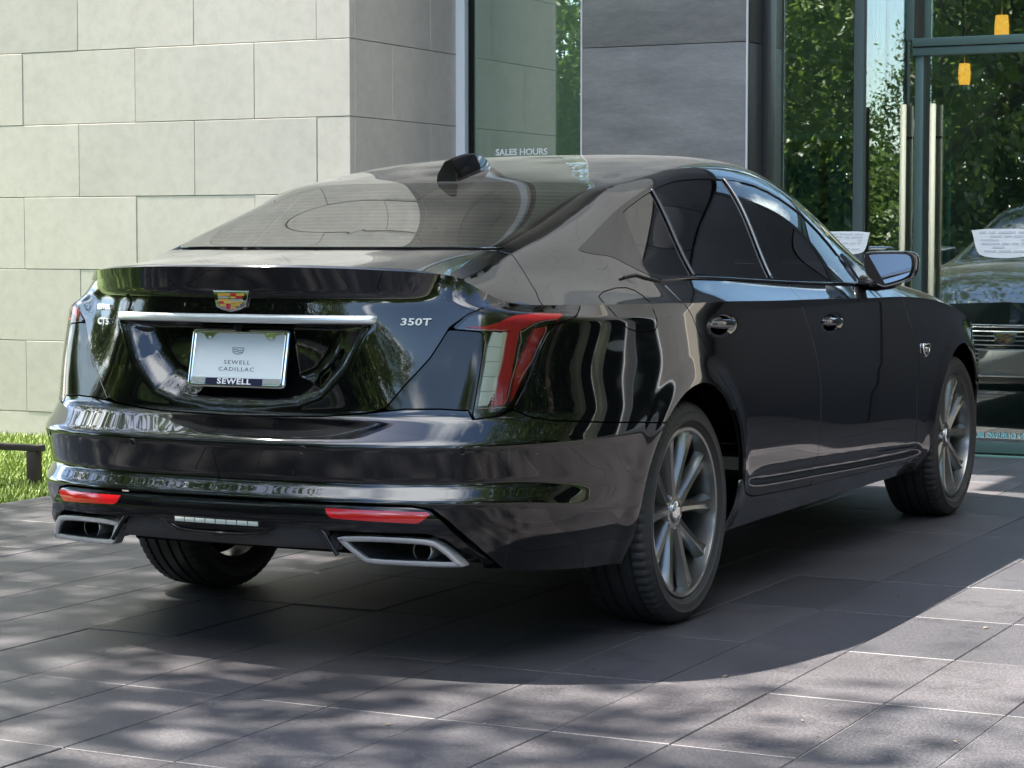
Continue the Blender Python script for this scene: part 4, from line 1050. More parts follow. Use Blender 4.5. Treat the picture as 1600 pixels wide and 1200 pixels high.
# --- dark liner right behind the skin, so gaps and arches read black
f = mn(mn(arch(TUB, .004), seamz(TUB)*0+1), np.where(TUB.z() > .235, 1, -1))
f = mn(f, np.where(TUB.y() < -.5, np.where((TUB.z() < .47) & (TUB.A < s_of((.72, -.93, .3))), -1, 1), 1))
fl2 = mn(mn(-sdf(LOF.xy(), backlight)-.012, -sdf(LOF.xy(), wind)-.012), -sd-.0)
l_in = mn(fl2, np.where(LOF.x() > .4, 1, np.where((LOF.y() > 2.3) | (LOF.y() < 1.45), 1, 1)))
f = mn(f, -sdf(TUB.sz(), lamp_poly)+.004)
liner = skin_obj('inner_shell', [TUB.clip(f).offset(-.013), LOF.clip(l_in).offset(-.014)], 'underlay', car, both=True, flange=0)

# --- tail lamps
lens = TUB.clip(mn(sdf(TUB.sz(), lamp_poly)-GAP, np.where(TUB.A < 2.2, 1, -1)))
def lamp_piece(pts, off, grow=0):
    return lens_in.clip(sdf(lens_in.sz(), szpoly(pts))+grow).offset(off)
lens_in = lens.subdiv().subdiv()
white = [(.705, -.882, .904), (.731, -.856, .900), (.713, -.913, .707), (.687, -.934, .705)]
redv = [(.735, -.850, .900), (.754, -.819, .907), (.758, -.825, .876), (.741, -.883, .709), (.718, -.908, .705)]
redtop = [(.640, -.922, .917), (.690, -.890, .919), (.722, -.856, .929), (.740, -.815, .950), (.752, -.823, .907), (.735, -.85, .905), (.69, -.894, .909)]
redside = [(.738, -.82, .952), (.765, -.74, .957), (.808, -.655, .954), (.808, -.703, .938), (.785, -.760, .930), (.757, -.815, .905), (.740, -.846, .899)]
red2 = [(.783, -.772, .909), (.800, -.738, .913), (.797, -.752, .879), (.772, -.832, .762), (.758, -.858, .712), (.762, -.838, .796)]
cream = [(.7315, -.856, .902), (.7365, -.85, .902), (.7175, -.908, .704), (.7135, -.911, .704)]
for sgn in (1, -1):
    k = (lambda a: a) if sgn > 0 else (lambda a: a.mirror())
    hs = skin_obj('tail_lamp', k(lens.offset(-.024)), 'gloss_black', car, flange=.02)
    skin_obj('red_light_bar', k(lamp_piece(redv, -.010)), 'red_bar', hs, flange=.012)
    skin_obj('red_light_bar', k(lamp_piece(redtop, -.010)), 'red_bar', hs, flange=.012)
    skin_obj('red_light_bar', k(lamp_piece(redside, -.009)), 'red_bar', hs, flange=.012)
    skin_obj('inner_reflector', k(lamp_piece(red2, -.014)), 'red_lens_dark', hs, flange=.01)
    skin_obj('light_guide', k(lamp_piece(cream, -.007)), 'cream_line', hs, flange=.012)
    for pp in ([(.757, -.815, .905), (.762, -.820, .876), (.745, -.878, .712)], [(.7335, -.852, .898), (.716, -.908, .706)], [(.808, -.705, .934), (.785, -.762, .926), (.760, -.815, .900)],
               [(.640, -.922, .912), (.69, -.896, .908), (.731, -.852, .905)], [(.687, -.934, .700), (.713, -.912, .700), (.745, -.878, .703)], [(.690, -.900, .893), (.689, -.925, .80), (.680, -.948, .685)], [(.798, -.741, .913), (.794, -.758, .879), (.764, -.848, .762)]):
        A_ = szpoly(pp); dn = []
        for a_, b_ in zip(A_[:-1], A_[1:]): dn += [a_+(b_-a_)*t_ for t_ in np.linspace(0, 1, 9)[:-1]]
        dn.append(A_[-1]); ql = []
        for sz_ in dn:
            j = ((lens.A-sz_[0])**2+(lens.V[:, 2]-sz_[1])**2).argsort()[:4]; ww = 1/(((lens.A[j]-sz_[0])**2+(lens.V[j, 2]-sz_[1])**2)+1e-6); ww /= ww.sum()
            q3 = (lens.V[j]*ww[:, None]).sum(0)-(lens.N[j]*ww[:, None]).sum(0)*.006; ql.append((sgn*q3[0], q3[1], q3[2]))
        tube('lens_rib', ql, .0012, 'rib_line', hs, 6)
    wz = np.linspace(.905, .705, 6)
    for i in range(5):
        z1, z0 = wz[i]-.0012, wz[i+1]+.0012
        t1, t0 = (.905-z1)/.2, (.905-z0)/.2
        A = np.array(white)
        pl = [tuple(A[0]+(A[3]-A[0])*t1), tuple(A[1]+(A[2]-A[1])*t1), tuple(A[1]+(A[2]-A[1])*t0), tuple(A[0]+(A[3]-A[0])*t0)]
        skin_obj('reversing_segment', k(lamp_piece(pl, -.010)), 'white_lens', hs, flange=.01)
    skin_obj('lens', k(lens), 'lens_clear', hs, flange=.006)
# --- bright bar, crest, badges, plate
bar_pts = []
V = []; F = []
xs = np.linspace(-.425, .425, 41)
for x_ in xs:
    c = Vector((x_, on_skin((x_, -1.068+.35*x_*x_, .950))[0].y, .934)); n_ = Vector((-.8*x_*-1, -1, 0)).normalized()
    t_ = .012*min(1, (.425-abs(x_))/.02+.15)
    for dz, dn in ((-.012, -.01), (-.0125, t_*.75), (-.006, t_), (.004, t_*.95), (.0105, t_*.5), (.0115, -.01)):
        V.append(c+n_*dn+Vector((0, 0, dz)))
for i in range(40):
    for j in range(5): a = i*6+j; F.append((a, a+6, a+7, a+1))
F += [tuple(range(6)), tuple(40*6+j for j in range(5, -1, -1))]
bar = mesh('chrome_bar', V, F, 'satin_chrome', lid, smooth=True)
def crest(name, cx, cz, w, yf, parent, sgn=-1, tilt=0):
    """shield with coloured blocks; yf(x,z) is the surface it sits on; sgn = outward y direction"""
    out = [(-.5, .22), (.5, .22), (.46, .08), (.41, -.16), (.22, -.24), (0, -.28), (-.22, -.24), (-.41, -.16), (-.46, .08)]
    def fn(u, v_, t_): return (cx+u, yf(cx+u, cz+v_)+sgn*t_, cz+v_)
    base = prism(name, [(u*w, v_*w) for u, v_ in out], 'chrome', parent, a=0, b=.007, fn=lambda u, v_, t_: fn(u, v_, .008-t_), bevel=.0015)
    rows = [(.155, .095), (.085, .035), (.025, -.025), (-.035, -.085), (-.095, -.145), (-.155, -.205)]
    cols = [[('crest_gold', -.36, -.02), ('crest_red', .0, .13), ('crest_gold', .15, .36)], [('crest_silver', -.35, -.05), ('crest_gold', -.02, .14), ('crest_red', .16, .32)],
            [('crest_gold', -.34, -.02), ('crest_silver', .0, .33)], [('crest_red', -.32, -.2), ('crest_gold', -.18, .0), ('crest_gold', .02, .30)],
            [('crest_gold', -.28, -.14), ('crest_red', -.12, -.01), ('crest_gold', .02, .26)], [('crest_red', -.12, -.01), ('crest_gold', .02, .14)]]
    for (z1, z0), cs in zip(rows, cols):
        for m_, a, b in cs:
            prism('crest_block', [(a*w, z0*w), (b*w, z0*w), (b*w, z1*w), (a*w, z1*w)], m_, base, fn=lambda u, v_, t_: fn(u, v_, t_), a=.009, b=.0055)
    return base
def lid_y(x_, z_): return on_skin((x_, -1.08, z_))[0].y
ec = on_skin((0, -1.08, .978))[0]; ny = ec.y; ec2 = on_skin((0, -1.08, .96))[0].y; ec3 = on_skin((0, -1.08, .995))[0].y
crest('rear_crest', 0.0, .983, .117, lambda x_, z_: ny-.001+(z_-.978)*(ec3-ec2)/.035, lid)
def badge(s_, p, size, xs=1., mat_='badge_metal', sp=1., ext=.0015, shear=0, name='badge', bold=.0):
    wd = size*.62*len(s_)*xs*.5
    def sk(x_): return on_skin((x_, -1.068+.42*x_*x_, p[2]), 0)[0]
    a_, b_ = sk(p[0]-wd*.8), sk(p[0]+wd*.8); xd = (b_-a_).normalized(); n_ = Vector((xd.y, -xd.x, 0)).normalized(); c = sk(p[0])
    c = c if (c-a_).dot(n_) > 0 else a_+(b_-a_)*.5; c = c+n_*.0055
    return text_mesh(name, s_, size, c+n_*.001, xd, (0, 0, 1), mat_, lid, ext, spacing=sp, xscale=xs, shear=shear, bold=bold)
badge('350T', (.510, -.985, .925), .026, 1.45, sp=1.05, shear=.12, bold=.0006)
badge('CT5', (-.482, -.99, .911), .026, 1.45, sp=1.05, shear=.12, bold=.0006)
badge('SEWELL', (-.490, -.985, .953), .021, 1.15, 'decal', name='dealer_sticker', bold=.0005)
# plate with its frame
plo = Vector((0, -1.050, .745)); phi = Vector((0, -1.018, .897)); pu = (phi-plo).normalized(); px = Vector((1, 0, 0)); pn = px.cross(pu).normalized()
pn = -pn if pn.y > 0 else pn; pc = (plo+phi)/2+pn*.004
def pl(u, w_, t_=0): return tuple(pc+px*u+pu*w_+pn*t_)
plate = prism('number_plate', [(-.150, -.073), (.150, -.073), (.150, .073), (-.150, .073)], 'plate_white', lid, fn=lambda u, v_, t_: pl(u, v_, t_), a=.002, b=-.002)
def rrect(w_, h_, r_, n=5):
    out = []
    for (sx, sy, a0) in ((1, 1, 0), (-1, 1, 90), (-1, -1, 180), (1, -1, 270)):
        for i in range(n+1):
            a = math.radians(a0+90*i/n); out.append((sx*(w_-r_)+r_*math.cos(a), sy*(h_-r_)+r_*math.sin(a)))
    return out
def ring(name, outer, inner, fn, t0, t1, mat_, parent, round_=.3):
    n = len(outer); bm = bmesh.new()
    mid = [((a[0]+b[0])/2, (a[1]+b[1])/2) for a, b in zip(outer, inner)]
    loops = [[fn(*p, t0) for p in outer], [fn(*p, t1*.75) for p in outer], [fn(*(np.array(p)*.75+np.array(q_)*.25), t1) for p, q_ in zip(outer, inner)],
             [fn(*(np.array(p)*.25+np.array(q_)*.75), t1) for p, q_ in zip(outer, inner)], [fn(*p, t1*.75) for p in inner], [fn(*p, t0) for p in inner]]
    vs = [[bm.verts.new(v) for v in l_] for l_ in loops]
    for a, b in zip(vs[:-1], vs[1:]):
        for i in range(n): bm.faces.new((a[i], a[(i+1) % n], b[(i+1) % n], b[i]))
    return from_bm(name, bm, mat_, parent, smooth=True, angle=50)
oo, ii = rrect(.157, .081, .012), rrect(.145, .069, .006)
fr = ring('plate_frame', oo, ii, pl, -.002, .007, 'chrome', lid)
prism('frame_band', [(-.147, -.0765), (.147, -.0765), (.147, -.055), (-.147, -.055)], 'satin_chrome', fr, fn=lambda u, v_, t_: pl(u, v_, t_), a=.0065, b=.002)
prism('frame_panel', [(-.098, -.0755), (.088, -.0755), (.088, -.0565), (-.098, -.0565)], 'plate_band', fr, fn=lambda u, v_, t_: pl(u, v_, t_), a=.0072, b=.004)
text_mesh('dealer_name', 'SEWELL', .0215, pl(-.004, -.066, .0078), px, pu, 'white_ink', fr, .0004, xscale=1.35, spacing=1.12, bold=.0006)
for sx in (-1, 1):
    prism('frame_tab', [(sx*.045+sx*.02, .072), (sx*.145, .072), (sx*.12, .066), (sx*.108, .052), (sx*.092, .052), (sx*.08, .066)][::sx], 'chrome', fr, fn=lambda u, v_, t_: pl(u, v_, t_), a=.0062, b=.002)
    V, F = tube_geo([pl(sx*.1, .056, .003), pl(sx*.1, .056, .0095)], .0042, 12); mesh('screw', V, F, 'satin_chrome', plate, smooth=False)
text_mesh('plate_text', 'SEWELL', .0155, pl(-.004, -.012, .0025), px, pu, 'grey_ink', plate, .0003, xscale=1.35, spacing=1.25)
text_mesh('plate_text', 'CADILLAC', .0155, pl(-.004, -.031, .0025), px, pu, 'grey_ink', plate, .0003, xscale=1.35, spacing=1.25)
cw = .038
op = [(-.5, .20), (.5, .20), (.42, -.14), (.2, -.22), (0, -.26), (-.2, -.22), (-.42, -.14)]
tube('plate_crest', [pl(u*cw-.004, v_*cw+.021, .0028) for u, v_ in op], .0008, 'grey_ink', plate, 5, closed=True)
tube('plate_crest', [pl(u*cw-.004, v_*cw+.021, .0028) for u, v_ in [(-.47, .08), (-.1, .08), (0, .0), (.45, .05)]], .0008, 'grey_ink', plate, 5)
tube('plate_crest', [pl(u*cw-.004, v_*cw+.021, .0028) for u, v_ in [(-.42, -.08), (0, -.06), (.1, -.13), (.4, -.1)]], .0007, 'grey_ink', plate, 5)
V, F = tube_geo([(0.002, -1.035, .915), (.002, -1.05, .906)], [.011, .013], 14); mesh('reversing_camera', V, F, 'matte_black', lid, smooth=True)

# --- diffuser
def off_skin(rows, smax, step=.01):
    """a surface following the bumper plan line; rows of (inset, z)"""
    us = np.arange(0, smax, .012); ext = np.vstack([BASE[1]*[-1, 1], BASE, BASE[-2]*[-1, 1]]); tg = ext[2:]-ext[:-2]
    tg /= np.linalg.norm(tg, axis=1, keepdims=True); nr = np.stack([tg[:, 1], -tg[:, 0]], 1)
    nodr = np.zeros((len(BASE), len(rows), 3))
    for j, (o_, z_) in enumerate(rows): nodr[:, j, :2] = BASE-nr*o_; nodr[:, j, 2] = z_
    nodr[0, :, 0] = 0
    G, c = build_grid(nodr, tU, us, set(), step, 2)
    return Skin.grid(G, us, grid_n(G, True, False))
def orient(k):
    a, b, c = (k.V[i] for i in k.F[len(k.F)//3][:3]); n_ = k.N[k.F[len(k.F)//3][0]]
    if np.dot(np.cross(b-a, c-a), n_) < 0: k.F = [tuple(reversed(f_)) for f_ in k.F]
    return k
smax = s_of((.83, -.79, .6))
DF = orient(off_skin([(.020, .456), (.006, .435), (.003, .40), (.006, .372), (.022, .33), (.05, .295), (.085, .262)], smax))
PLN = lambda a: np.linalg.lstsq(np.c_[[p[0] for p in a], [p[2] for p in a], np.ones(len(a))], [p[1] for p in a], rcond=None)[0]
exq = [(.360, -1.105, .363), (.597, -1.055, .361), (.668, -.985, .280), (.415, -1.055, .283)]
exc = PLN(exq); exY = lambda x_, z_: exc[0]*x_+exc[1]*z_+exc[2]
exo = chaikin([(.357, .364), (.597, .361), (.630, .345), (.676, .290), (.668, .279), (.425, .281), (.405, .29), (.357, .345)], 2)
dpoly = [(-1, .448), (.317, .448), (.552, .444), (.604, .435), (.637, .403), (.682, .340), (.722, .268), (.45, .268), (.41, .275), (.385, .292), (.372, .306), (-1, .306)]
exgrow = [(.342, .378), (.600, .375), (.64, .358), (.70, .288), (.68, .262), (.43, .262), (.39, .28), (.342, .34)]
tex_poly = [(-1, .352), (.135, .354), (.172, .378), (.190, .386), (.298, .386), (.318, .378), (.345, .335), (.372, .300), (.372, .1), (-1, .1)]
f = mn(sdf(DF.xz(), dpoly), -sdf(DF.xz(), exgrow)); f = mn(f, -sdf(DF.xz(), tex_poly))
dif = skin_obj('diffuser', DF.clip(f), 'gloss_black', car, both=True, flange=.03)
skin_obj('diffuser_insert', DF.clip(mn(sdf(DF.xz(), tex_poly)-.003, sdf(DF.xz(), dpoly)-.001)).offset(-.02), 'plastic', dif, both=True, flange=.05)
# raised lip that follows the insert's edge
lipc = [(0, .352), (.135, .354), (.172, .380), (.192, .388), (.296, .388), (.320, .380), (.350, .335), (.366, .312)]
def dif_pt(x_, z_, lift=0):
    i = ((DF.V[:, 0]-abs(x_))**2+(DF.V[:, 2]-z_)**2).argmin(); p_ = DF.V[i]+DF.N[i]*lift; return Vector((math.copysign(p_[0], x_) if abs(x_) > 1e-6 else 0, p_[1]+0, z_))
lip3 = chaikin([(x_, z_) for x_, z_ in lipc], 2, False)
pts = [dif_pt(-x_, z_) for x_, z_ in lip3[::-1]]+[dif_pt(x_, z_) for x_, z_ in lip3[1:]]
pts = [Vector((x_, np.interp(abs(x_), [0, .4], [-1.157, -1.125]), z_)) for x_, z_ in [(-a, b) for a, b in lip3[::-1]]+[(a, b) for a, b in lip3[1:]]]
tube('diffuser_lip', pts, .0065, 'gloss_black', dif, 8)
bl = DF.clip(mn(sdf(DF.xz(), [(-1, .394), (.137, .394), (.150, .389), (.136, .378), (-1, .375)]), np.where(DF.y() < -1, 1, -1)))
blo = skin_obj('backup_lamp', bl.offset(.002), 'matte_black', dif, both=True, flange=.004)
for i in range(8):
    x0, x1 = -.136+.034*i+.0015, -.136+.034*(i+1)-.0015
    yf = lambda x_: -1.1615+.0*x_
    prism('lamp_segment', [(x0, .379), (x1, .379), (x1, .391), (x0, .391)], 'backup_lens', blo, fn=lambda u, v_, t_: (u, np.interp(abs(u), [0, .15], [-1.1585, -1.155])-t_, v_), a=.002, b=-.004, bevel=.001)
for sgn in (1, -1):
    rp = DF.clip(mn(sdf(DF.xz(), [(.330, .436), (.612, .431), (.582, .404), (.575, .402), (.356, .411), (.346, .414)]), np.where(DF.y() < -.9, 1, -1))).offset(.0035)
    skin_obj('red_reflector', rp if sgn > 0 else rp.mirror(), 'red_lens', dif, flange=.008)
    cen = np.array(exo).mean(0)
    inner = []
    n = len(exo); e_ = np.roll(exo, -1, 0)-np.roll(exo, 1, 0); e_ /= np.linalg.norm(e_, axis=1, keepdims=True)
    nin = np.stack([e_[:, 1], -e_[:, 0]], 1)
    if ((cen-exo[0])@nin[0]) < 0: nin = -nin
    inn = exo+nin*.0155
    fn = lambda u, v_, t_, s_=sgn: (s_*u, exY(u, v_)-t_, v_)
    tip = ring('exhaust_tip', [tuple(p) for p in exo], [tuple(p) for p in inn], fn, -.03, .010, 'satin_chrome', dif)
    # dark tunnel with the round pipe inside
    bm = bmesh.new(); a = [bm.verts.new(fn(*p, -.005)) for p in inn]; b = [bm.verts.new(fn(*(cen+(p-cen)*.92), -.16)) for p in inn]
    for i in range(n): bm.faces.new((a[i], a[(i+1) % n], b[(i+1) % n], b[i]))
    bm.faces.new(b); from_bm('tip_tunnel', bm, 'plastic', tip)
    V, F = revolve_geo([(0, .026), (0, .029), (.10, .029)], 28, (0, 0, 0))
    V = [(s_, exY(.56, .32)+.05+x_, z_) for x_, s_, z_ in V]; V = [(sgn*(.545)+v_[0], v_[1], .318+v_[2]) for v_ in V]
    mesh('exhaust_pipe', V, F, 'satin_chrome', tip, smooth=True)
# --- underside, wheel wells
und = prism('floor_pan', [(-.60, -.70), (.60, -.70), (.66, -.45), (.62, -.4), (.62, .42), (.80, .5), (.80, 2.45), (.6, 2.5), (.6, 3.4), (.5, 3.6), (-.5, 3.6), (-.6, 3.4), (-.6, 2.5), (-.80, 2.45), (-.80, .5), (-.62, .42), (-.62, -.4), (-.66, -.45)], 'matte_black', car, fn=lambda u, v_, t_: (u, v_, t_), a=.25, b=.31)
for sgn in (1, -1):
    for ay in (.012, 2.947):
        V, F = [], []
        angs = np.radians(np.linspace(-9, 189, 40)); prof = [(.865, .388), (.84, .40), (.60, .40), (.58, .38), (.58, .05)]
        for a in angs:
            for (xx, rr) in prof: V.append((sgn*xx, ay+rr*math.cos(a), .335+rr*math.sin(a)))
        m_ = len(prof)
        for i in range(39):
            for j in range(m_-1): F.append((i*m_+j, (i+1)*m_+j, (i+1)*m_+j+1, i*m_+j+1))
        mesh('wheel_well', V, F, 'underlay', car, smooth=True)
# --- wheels
R0 = .335; W2 = .118
prof = []
def tyre_prof():
    pr = [(-.100, .255), (-.110, .266), (-.119, .285), (-.1175, .298), (-.119, .2995), (-.1175, .301), (-.116, .305), (-.108, .320), (-.101, .3275)]
    gro = [-.062, -.022, .022, .062]; xs_ = [-.096]
    pr.append((-.094, .3315))
    for g in gro:
        rr = R0-.0015*(abs(g)/.062)
        pr += [(g-.0062, rr), (g-.0048, rr-.008), (g+.0048, rr-.008), (g+.0062, rr)]
    pr += [(.094, .3315), (.101, .3275), (.108, .320), (.116, .305), (.1178, .301), (.1205, .2995), (.1188, .297), (.119, .285), (.1175, .275), (.1145, .2735), (.110, .266), (.100, .2565)]
    return pr
tp = tyre_prof()
NSEG = 216
def tmod(i, k):
    u, r = tp[i]
    if abs(u) > .067 and r > .317 and (k % 3 == 0): return -.0055
    return 0
def wheel(x0, y0, sgn, steer=0):
    w = empty('wheel', (sgn*x0, y0, R0-.001)); w.parent = car; w.matrix_parent_inverse = Matrix.Translation(-Vector(car.location))
    w.rotation_euler = (0, 0, (0 if sgn > 0 else math.pi)+steer)
    return w
def sub(parent, me_name, V, F, mat_, smooth=True):
    me = bpy.data.meshes.new(me_name); me.from_pydata([tuple(map(float, v)) for v in V], [], F); me.materials.append(MATS[mat_])
    if smooth: me.polygons.foreach_set('use_smooth', [True]*len(me.polygons)); me.set_sharp_from_angle(angle=math.radians(40))
    o = bpy.data.objects.new(me_name, me); COL.objects.link(o); o.parent = parent; return o
def build_wheel(w):
    V, F = revolve_geo(tp, NSEG, (0, 0, 0), mod=tmod); sub(w, 'tyre', V, F, 'tyre')
    V, F = revolve_geo([(-.10, .246), (-.098, .254), (.098, .256), (.104, .2575), (.108, .253), (.106, .2445), (.098, .2425), (.060, .238), (-.09, .232), (-.10, .246)], 96, (0, 0, 0)); sub(w, 'rim', V, F, 'wheel_metal')
    # ten tapered spokes in five pairs
    bm = bmesh.new()
    for k in range(5):
        for s_ in (-1, 1):
            a0 = math.radians(90+72*k+s_*9); a1 = math.radians(90+72*k+s_*18.5)
            p0 = np.array([math.cos(a0), math.sin(a0)])*.050; p1 = np.array([math.cos(a1), math.sin(a1)])*.248
            dr = (p1-p0)/np.linalg.norm(p1-p0); nn = np.array([-dr[1], dr[0]]); rows = []
            for t_ in np.linspace(0, 1, 9):
                c_ = p0*(1-t_)+p1*t_; hw = .0225-.0050*math.sin(math.pi*min(1, t_*1.1))+.005*max(0, t_-.75)*4
                xf = .074+.020*t_**1.4; dp = .040-.012*t_
                sec = [(xf-dp, -hw*1.25), (xf-.014, -hw*1.05), (xf-.001, -hw*.62), (xf-.0065, 0), (xf-.001, hw*.62), (xf-.014, hw*1.05), (xf-dp, hw*1.25)]
                rows.append([bm.verts.new((x_, *(c_+nn*o_))) for x_, o_ in sec])
            for a, b in zip(rows[:-1], rows[1:]):
                for i in range(6): bm.faces.new((a[i], a[i+1], b[i+1], b[i]))
            bm.faces.new(rows[0]); bm.faces.new(rows[-1])
    bmesh.ops.recalc_face_normals(bm, faces=bm.faces)
    me = bpy.data.meshes.new('spokes'); bm.to_mesh(me); bm.free(); me.materials.append(MATS['wheel_metal'])
    me.polygons.foreach_set('use_smooth', [True]*len(me.polygons)); me.set_sharp_from_angle(angle=math.radians(38))
    o = bpy.data.objects.new('spokes', me); COL.objects.link(o); o.parent = w
    V, F = revolve_geo([(.02, .062), (.060, .062), (.071, .055), (.0735, .040), (.072, .034)], 48, (0, 0, 0)); sub(w, 'hub', V, F, 'wheel_metal')
    V, F = revolve_geo([(.060, .034), (.078, .033), (.081, .029), (.0825, .015), (.0825, .0001)], 36, (0, 0, 0)); sub(w, 'centre_cap', V, F, 'chrome')
    for k in range(5):
        a = math.radians(90+36+72*k)
        V, F = tube_geo([(.055, .046*math.cos(a), .046*math.sin(a)), (.072, .046*math.cos(a), .046*math.sin(a))], .008, 6); sub(w, 'wheel_nut', V, F, 'satin_chrome', False)
    V, F = revolve_geo([(.00, .07), (.0, .165), (.022, .165), (.022, .07)], 60, (0, 0, 0)); sub(w, 'brake_disc', V, F, 'disc_metal')
    V, F = revolve_geo([(-.03, .0), (-.03, .225)], 48, (0, 0, 0)); sub(w, 'dust_shield', V, F, 'underlay')
    bm = bmesh.new(); bm_box(bm, (.012, .13, .06), (.07, .075, .15), .012); from_b = bpy.data.meshes.new('caliper'); bmesh.ops.recalc_face_normals(bm, faces=bm.faces); bm.to_mesh(from_b); bm.free()
    from_b.materials.append(MATS['matte_black']); o = bpy.data.objects.new('caliper', from_b); COL.objects.link(o); o.parent = w
w0 = wheel(.793, 0, 1); build_wheel(w0)
for x0, y0, sg in ((.796, 2.947, 1), (.793, 0, -1), (.796, 2.947, -1)):
    w = wheel(x0, y0, sg)
    for c in list(w0.children):
        d_ = c.copy(); COL.objects.link(d_); d_.parent = w
# --- door handles
for sgn in (1, -1):
    for (hy, hz), dr in (((.205, .888), rd), ((1.29, .860), fd)):
        par = dr[0] if sgn > 0 else dr[1]; V = []; F = []
        c0, n0 = on_skin((sgn*.93, hy, hz+.055)); 
        xs_ = np.linspace(-.112, .112, 15)
        for x_ in xs_:
            t_ = 1-(x_/.112)**2; hh = .0145*(.6+.4*t_); dp = c0.x*sgn-.004+.016*t_**.6
            for a in np.linspace(0, 2*math.pi, 10, endpoint=False):
                V.append((sgn*(dp+.0085*math.cos(a)), hy+x_, hz+.004-.003*x_+hh*math.sin(a)))
        for i in range(14):
            for j in range(10): F.append((i*10+j, i*10+(j+1) % 10, (i+1)*10+(j+1) % 10, (i+1)*10+j))
        F += [tuple(range(10)), tuple(140+j for j in range(10))]
        mesh('door_handle', V, F, 'chrome_dark', par, smooth=True)
# --- door mirrors
for sgn in (1, -1):
    par = fd[0] if sgn > 0 else fd[1]
    def mp_(x_, y_, z_): return (sgn*x_, y_, z_)
    outl = [(-.112, .052), (-.095, .062), (.050, .064), (.078, .058), (.090, .035), (.086, -.015), (.066, -.042), (-.020, -.070), (-.045, -.070), (-.110, -.028)]
    outl = chaikin(outl, 2); 
    rows = []; bm = bmesh.new()
    for t_, sc_ in ((0, .96), (.012, 1.0), (.04, .99), (.08, .88), (.115, .68), (.135, .42), (.142, .05)):
        rows.append([bm.verts.new(mp_(1.010+u*sc_+.02*t_, 1.70+t_+.12*u*0, 1.045+v_*sc_)) for u, v_ in outl])
    for a, b in zip(rows[:-1], rows[1:]):
        for i in range(len(outl)): bm.faces.new((a[i], a[(i+1) % len(outl)], b[(i+1) % len(outl)], b[i]))
    bm.faces.new(rows[-1]); bm.faces.new(rows[0])
    mi = from_bm('door_mirror', bm, 'paint', par, smooth=True, angle=50)
    prism('mirror_bezel', [(u*.93+1.010, v_*.90+1.045) for u, v_ in outl], 'matte_black', mi, fn=lambda u, v_, t_: (sgn*u, t_, v_), a=1.698, b=1.702)
    prism('mirror_glass', [(u*.84+1.010, v_*.80+1.046) for u, v_ in outl], 'mirror_glass', mi, fn=lambda u, v_, t_: (sgn*u, t_+(u-1.03)*-.05-(v_-1.045)*.03, v_), a=1.694, b=1.699)
    V, F = tube_geo([mp_(.87, 1.78, .992), mp_(.93, 1.765, .985), mp_(.99, 1.755, .99), mp_(1.02, 1.75, 1.0)], [.028, .026, .022, .02], 10)
    mesh('mirror_arm', V, F, 'paint', par, smooth=True)
    prism('mirror_sail', [(1.80, .982), (1.965, .972), (1.815, 1.085)], 'gloss_black', par, fn=lambda u, v_, t_: tuple(on_skin((sgn*(.84 if v_ < 1.03 else .76), u, v_), t_)[0]), a=.006, b=-.01)
# wing badge
c, n_ = on_skin((.93, 2.41, .716), .003)
crest('wing_badge', 0, 0, .001, lambda a, b: 0, car) if False else None
for sgn in (1, -1):
    tube('wing_badge', [(sgn*(c.x+.001), c.y+a, c.z+b) for a, b in ((-.045, .022), (.045, .022), (.038, -.008), (.0, -.024), (-.038, -.008), (-.045, .022))], .0045, 'chrome', car, 6)
    tube('wing_badge', [(sgn*(c.x+.001), c.y+a, c.z+b) for a, b in ((-.035, .010), (.035, .006), (-.028, -.003), (.025, -.008))], .004, 'chrome', car, 6)
# --- shark fin
bm = bmesh.new(); rows = []
def roofz(y_): return on_skin((0, y_, 1.36))[0].z
zb0 = float(roofz(.16))
for t_ in np.linspace(0, 1, 12):
    y_ = .165+.30*t_; zb = roofz(y_)-.004; w_ = .034*(1-t_**2.2)+.002; 
    h_ = .072*(1-t_**2.6)**.8*(.93+.2*t_)+.004; tw = .012*(1-t_)+.002
    rows.append([bm.verts.new(v) for v in ((-w_, y_, zb), (-w_*.95, y_, zb+h_*.32), (-tw, y_+.012, zb+h_*.93), (0, y_+.014, zb+h_), (tw, y_+.012, zb+h_*.93), (w_*.95, y_, zb+h_*.32), (w_, y_, zb))])
for a, b in zip(rows[:-1], rows[1:]):
    for i in range(6): bm.faces.new((a[i], a[i+1], b[i+1], b[i]))
bm.faces.new(rows[0]); bm.faces.new(rows[-1])
from_bm('roof_antenna', bm, 'gloss_black', car, smooth=True, angle=30)
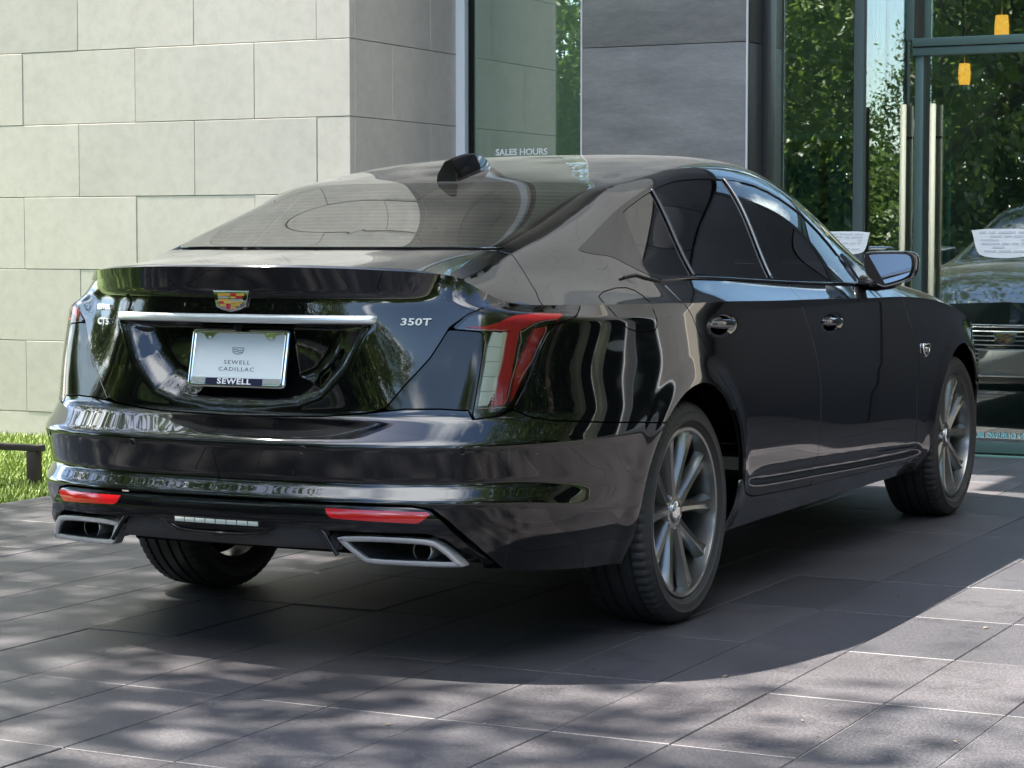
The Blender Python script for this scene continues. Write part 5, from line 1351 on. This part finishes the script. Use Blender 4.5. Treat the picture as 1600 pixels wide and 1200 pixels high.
# --- heating wires of the rear window and the brake light behind it
lines = []
VV, FF = [], []
for i in range(15):
    y_ = -.50+.60*(i+.5)/15; pts = []
    for x_ in np.linspace(-.50, .50, 26):
        j = ((LOF.V[:, 0]-abs(x_))**2+(LOF.V[:, 1]-y_)**2).argmin(); pts.append((x_, y_, np.interp(y_, LOF.V[:, 1][abs(LOF.V[:, 0]) < .002][::1][np.argsort(LOF.V[:, 1][abs(LOF.V[:, 0]) < .002])], LOF.V[:, 2][abs(LOF.V[:, 0]) < .002][np.argsort(LOF.V[:, 1][abs(LOF.V[:, 0]) < .002])])-.007-.008*(x_/.5)**2))
    v_, f_ = tube_geo(pts, .0008, 4, cap=False); o_ = len(VV); VV += v_; FF += [tuple(a+o_ for a in q_) for q_ in f_]
ho = mesh('heating_wires', VV, FF, 'amber_wire', car)
# --- cabin: seats, parcel shelf, dash
box('parcel_shelf', (0, -.28, 1.02), (1.15, .50, .02), 'interior_fabric', car, .005)
box('rear_seat', (0, .12, .80), (1.25, .22, .50), 'interior_fabric', car, .06)
for x_ in (-.36, .36):
    box('headrest', (x_, .14, 1.11), (.26, .10, .14), 'interior_fabric', car, .04)
    st = box('front_seat', (x_, 1.15, .82), (.50, .16, .62), 'interior_fabric', car, .06, Euler((.12, 0, 0)).to_matrix())
    box('headrest', (x_, 1.10, 1.19), (.27, .10, .18), 'interior_fabric', st, .045)
box('dashboard', (0, 2.1, .90), (1.45, .45, .16), 'interior_fabric', car, .05)
V, F = tube_geo([(-.37+.18*math.cos(a), 1.80+.05*math.sin(a), .93+.17*math.sin(a)) for a in np.linspace(0, 2*math.pi, 30, endpoint=False)], .014, 8, True); mesh('steering_wheel', V, F, 'matte_black', car, smooth=True)
# --- front end, as the glass doors mirror it
for z_ in np.linspace(.37, .59, 9):
    tube('grille_bar', [(x_, np.interp(abs(x_), [0, .25, .40], [3.803, 3.787, 3.755]), z_) for x_ in np.linspace(-.33, .33, 9)], .004, 'satin_chrome', grille, 6)
tube('grille_bar', [(x_, np.interp(abs(x_), [0, .25, .45], [3.822, 3.802, 3.765]), .625) for x_ in np.linspace(-.42, .42, 11)], .010, 'chrome', grille, 8)
crest('front_crest', 0, .555, .15, lambda x_, z_: 3.835, grille, sgn=1)
fp = box('front_plate', (0, 3.845, .40), (.31, .008, .155), 'plate_white', car, .003)
tube('front_plate_frame', [(u, 3.85, .40+v_) for u, v_ in rrect(.158, .08, .01)], .006, 'chrome', fp, 6, closed=True)
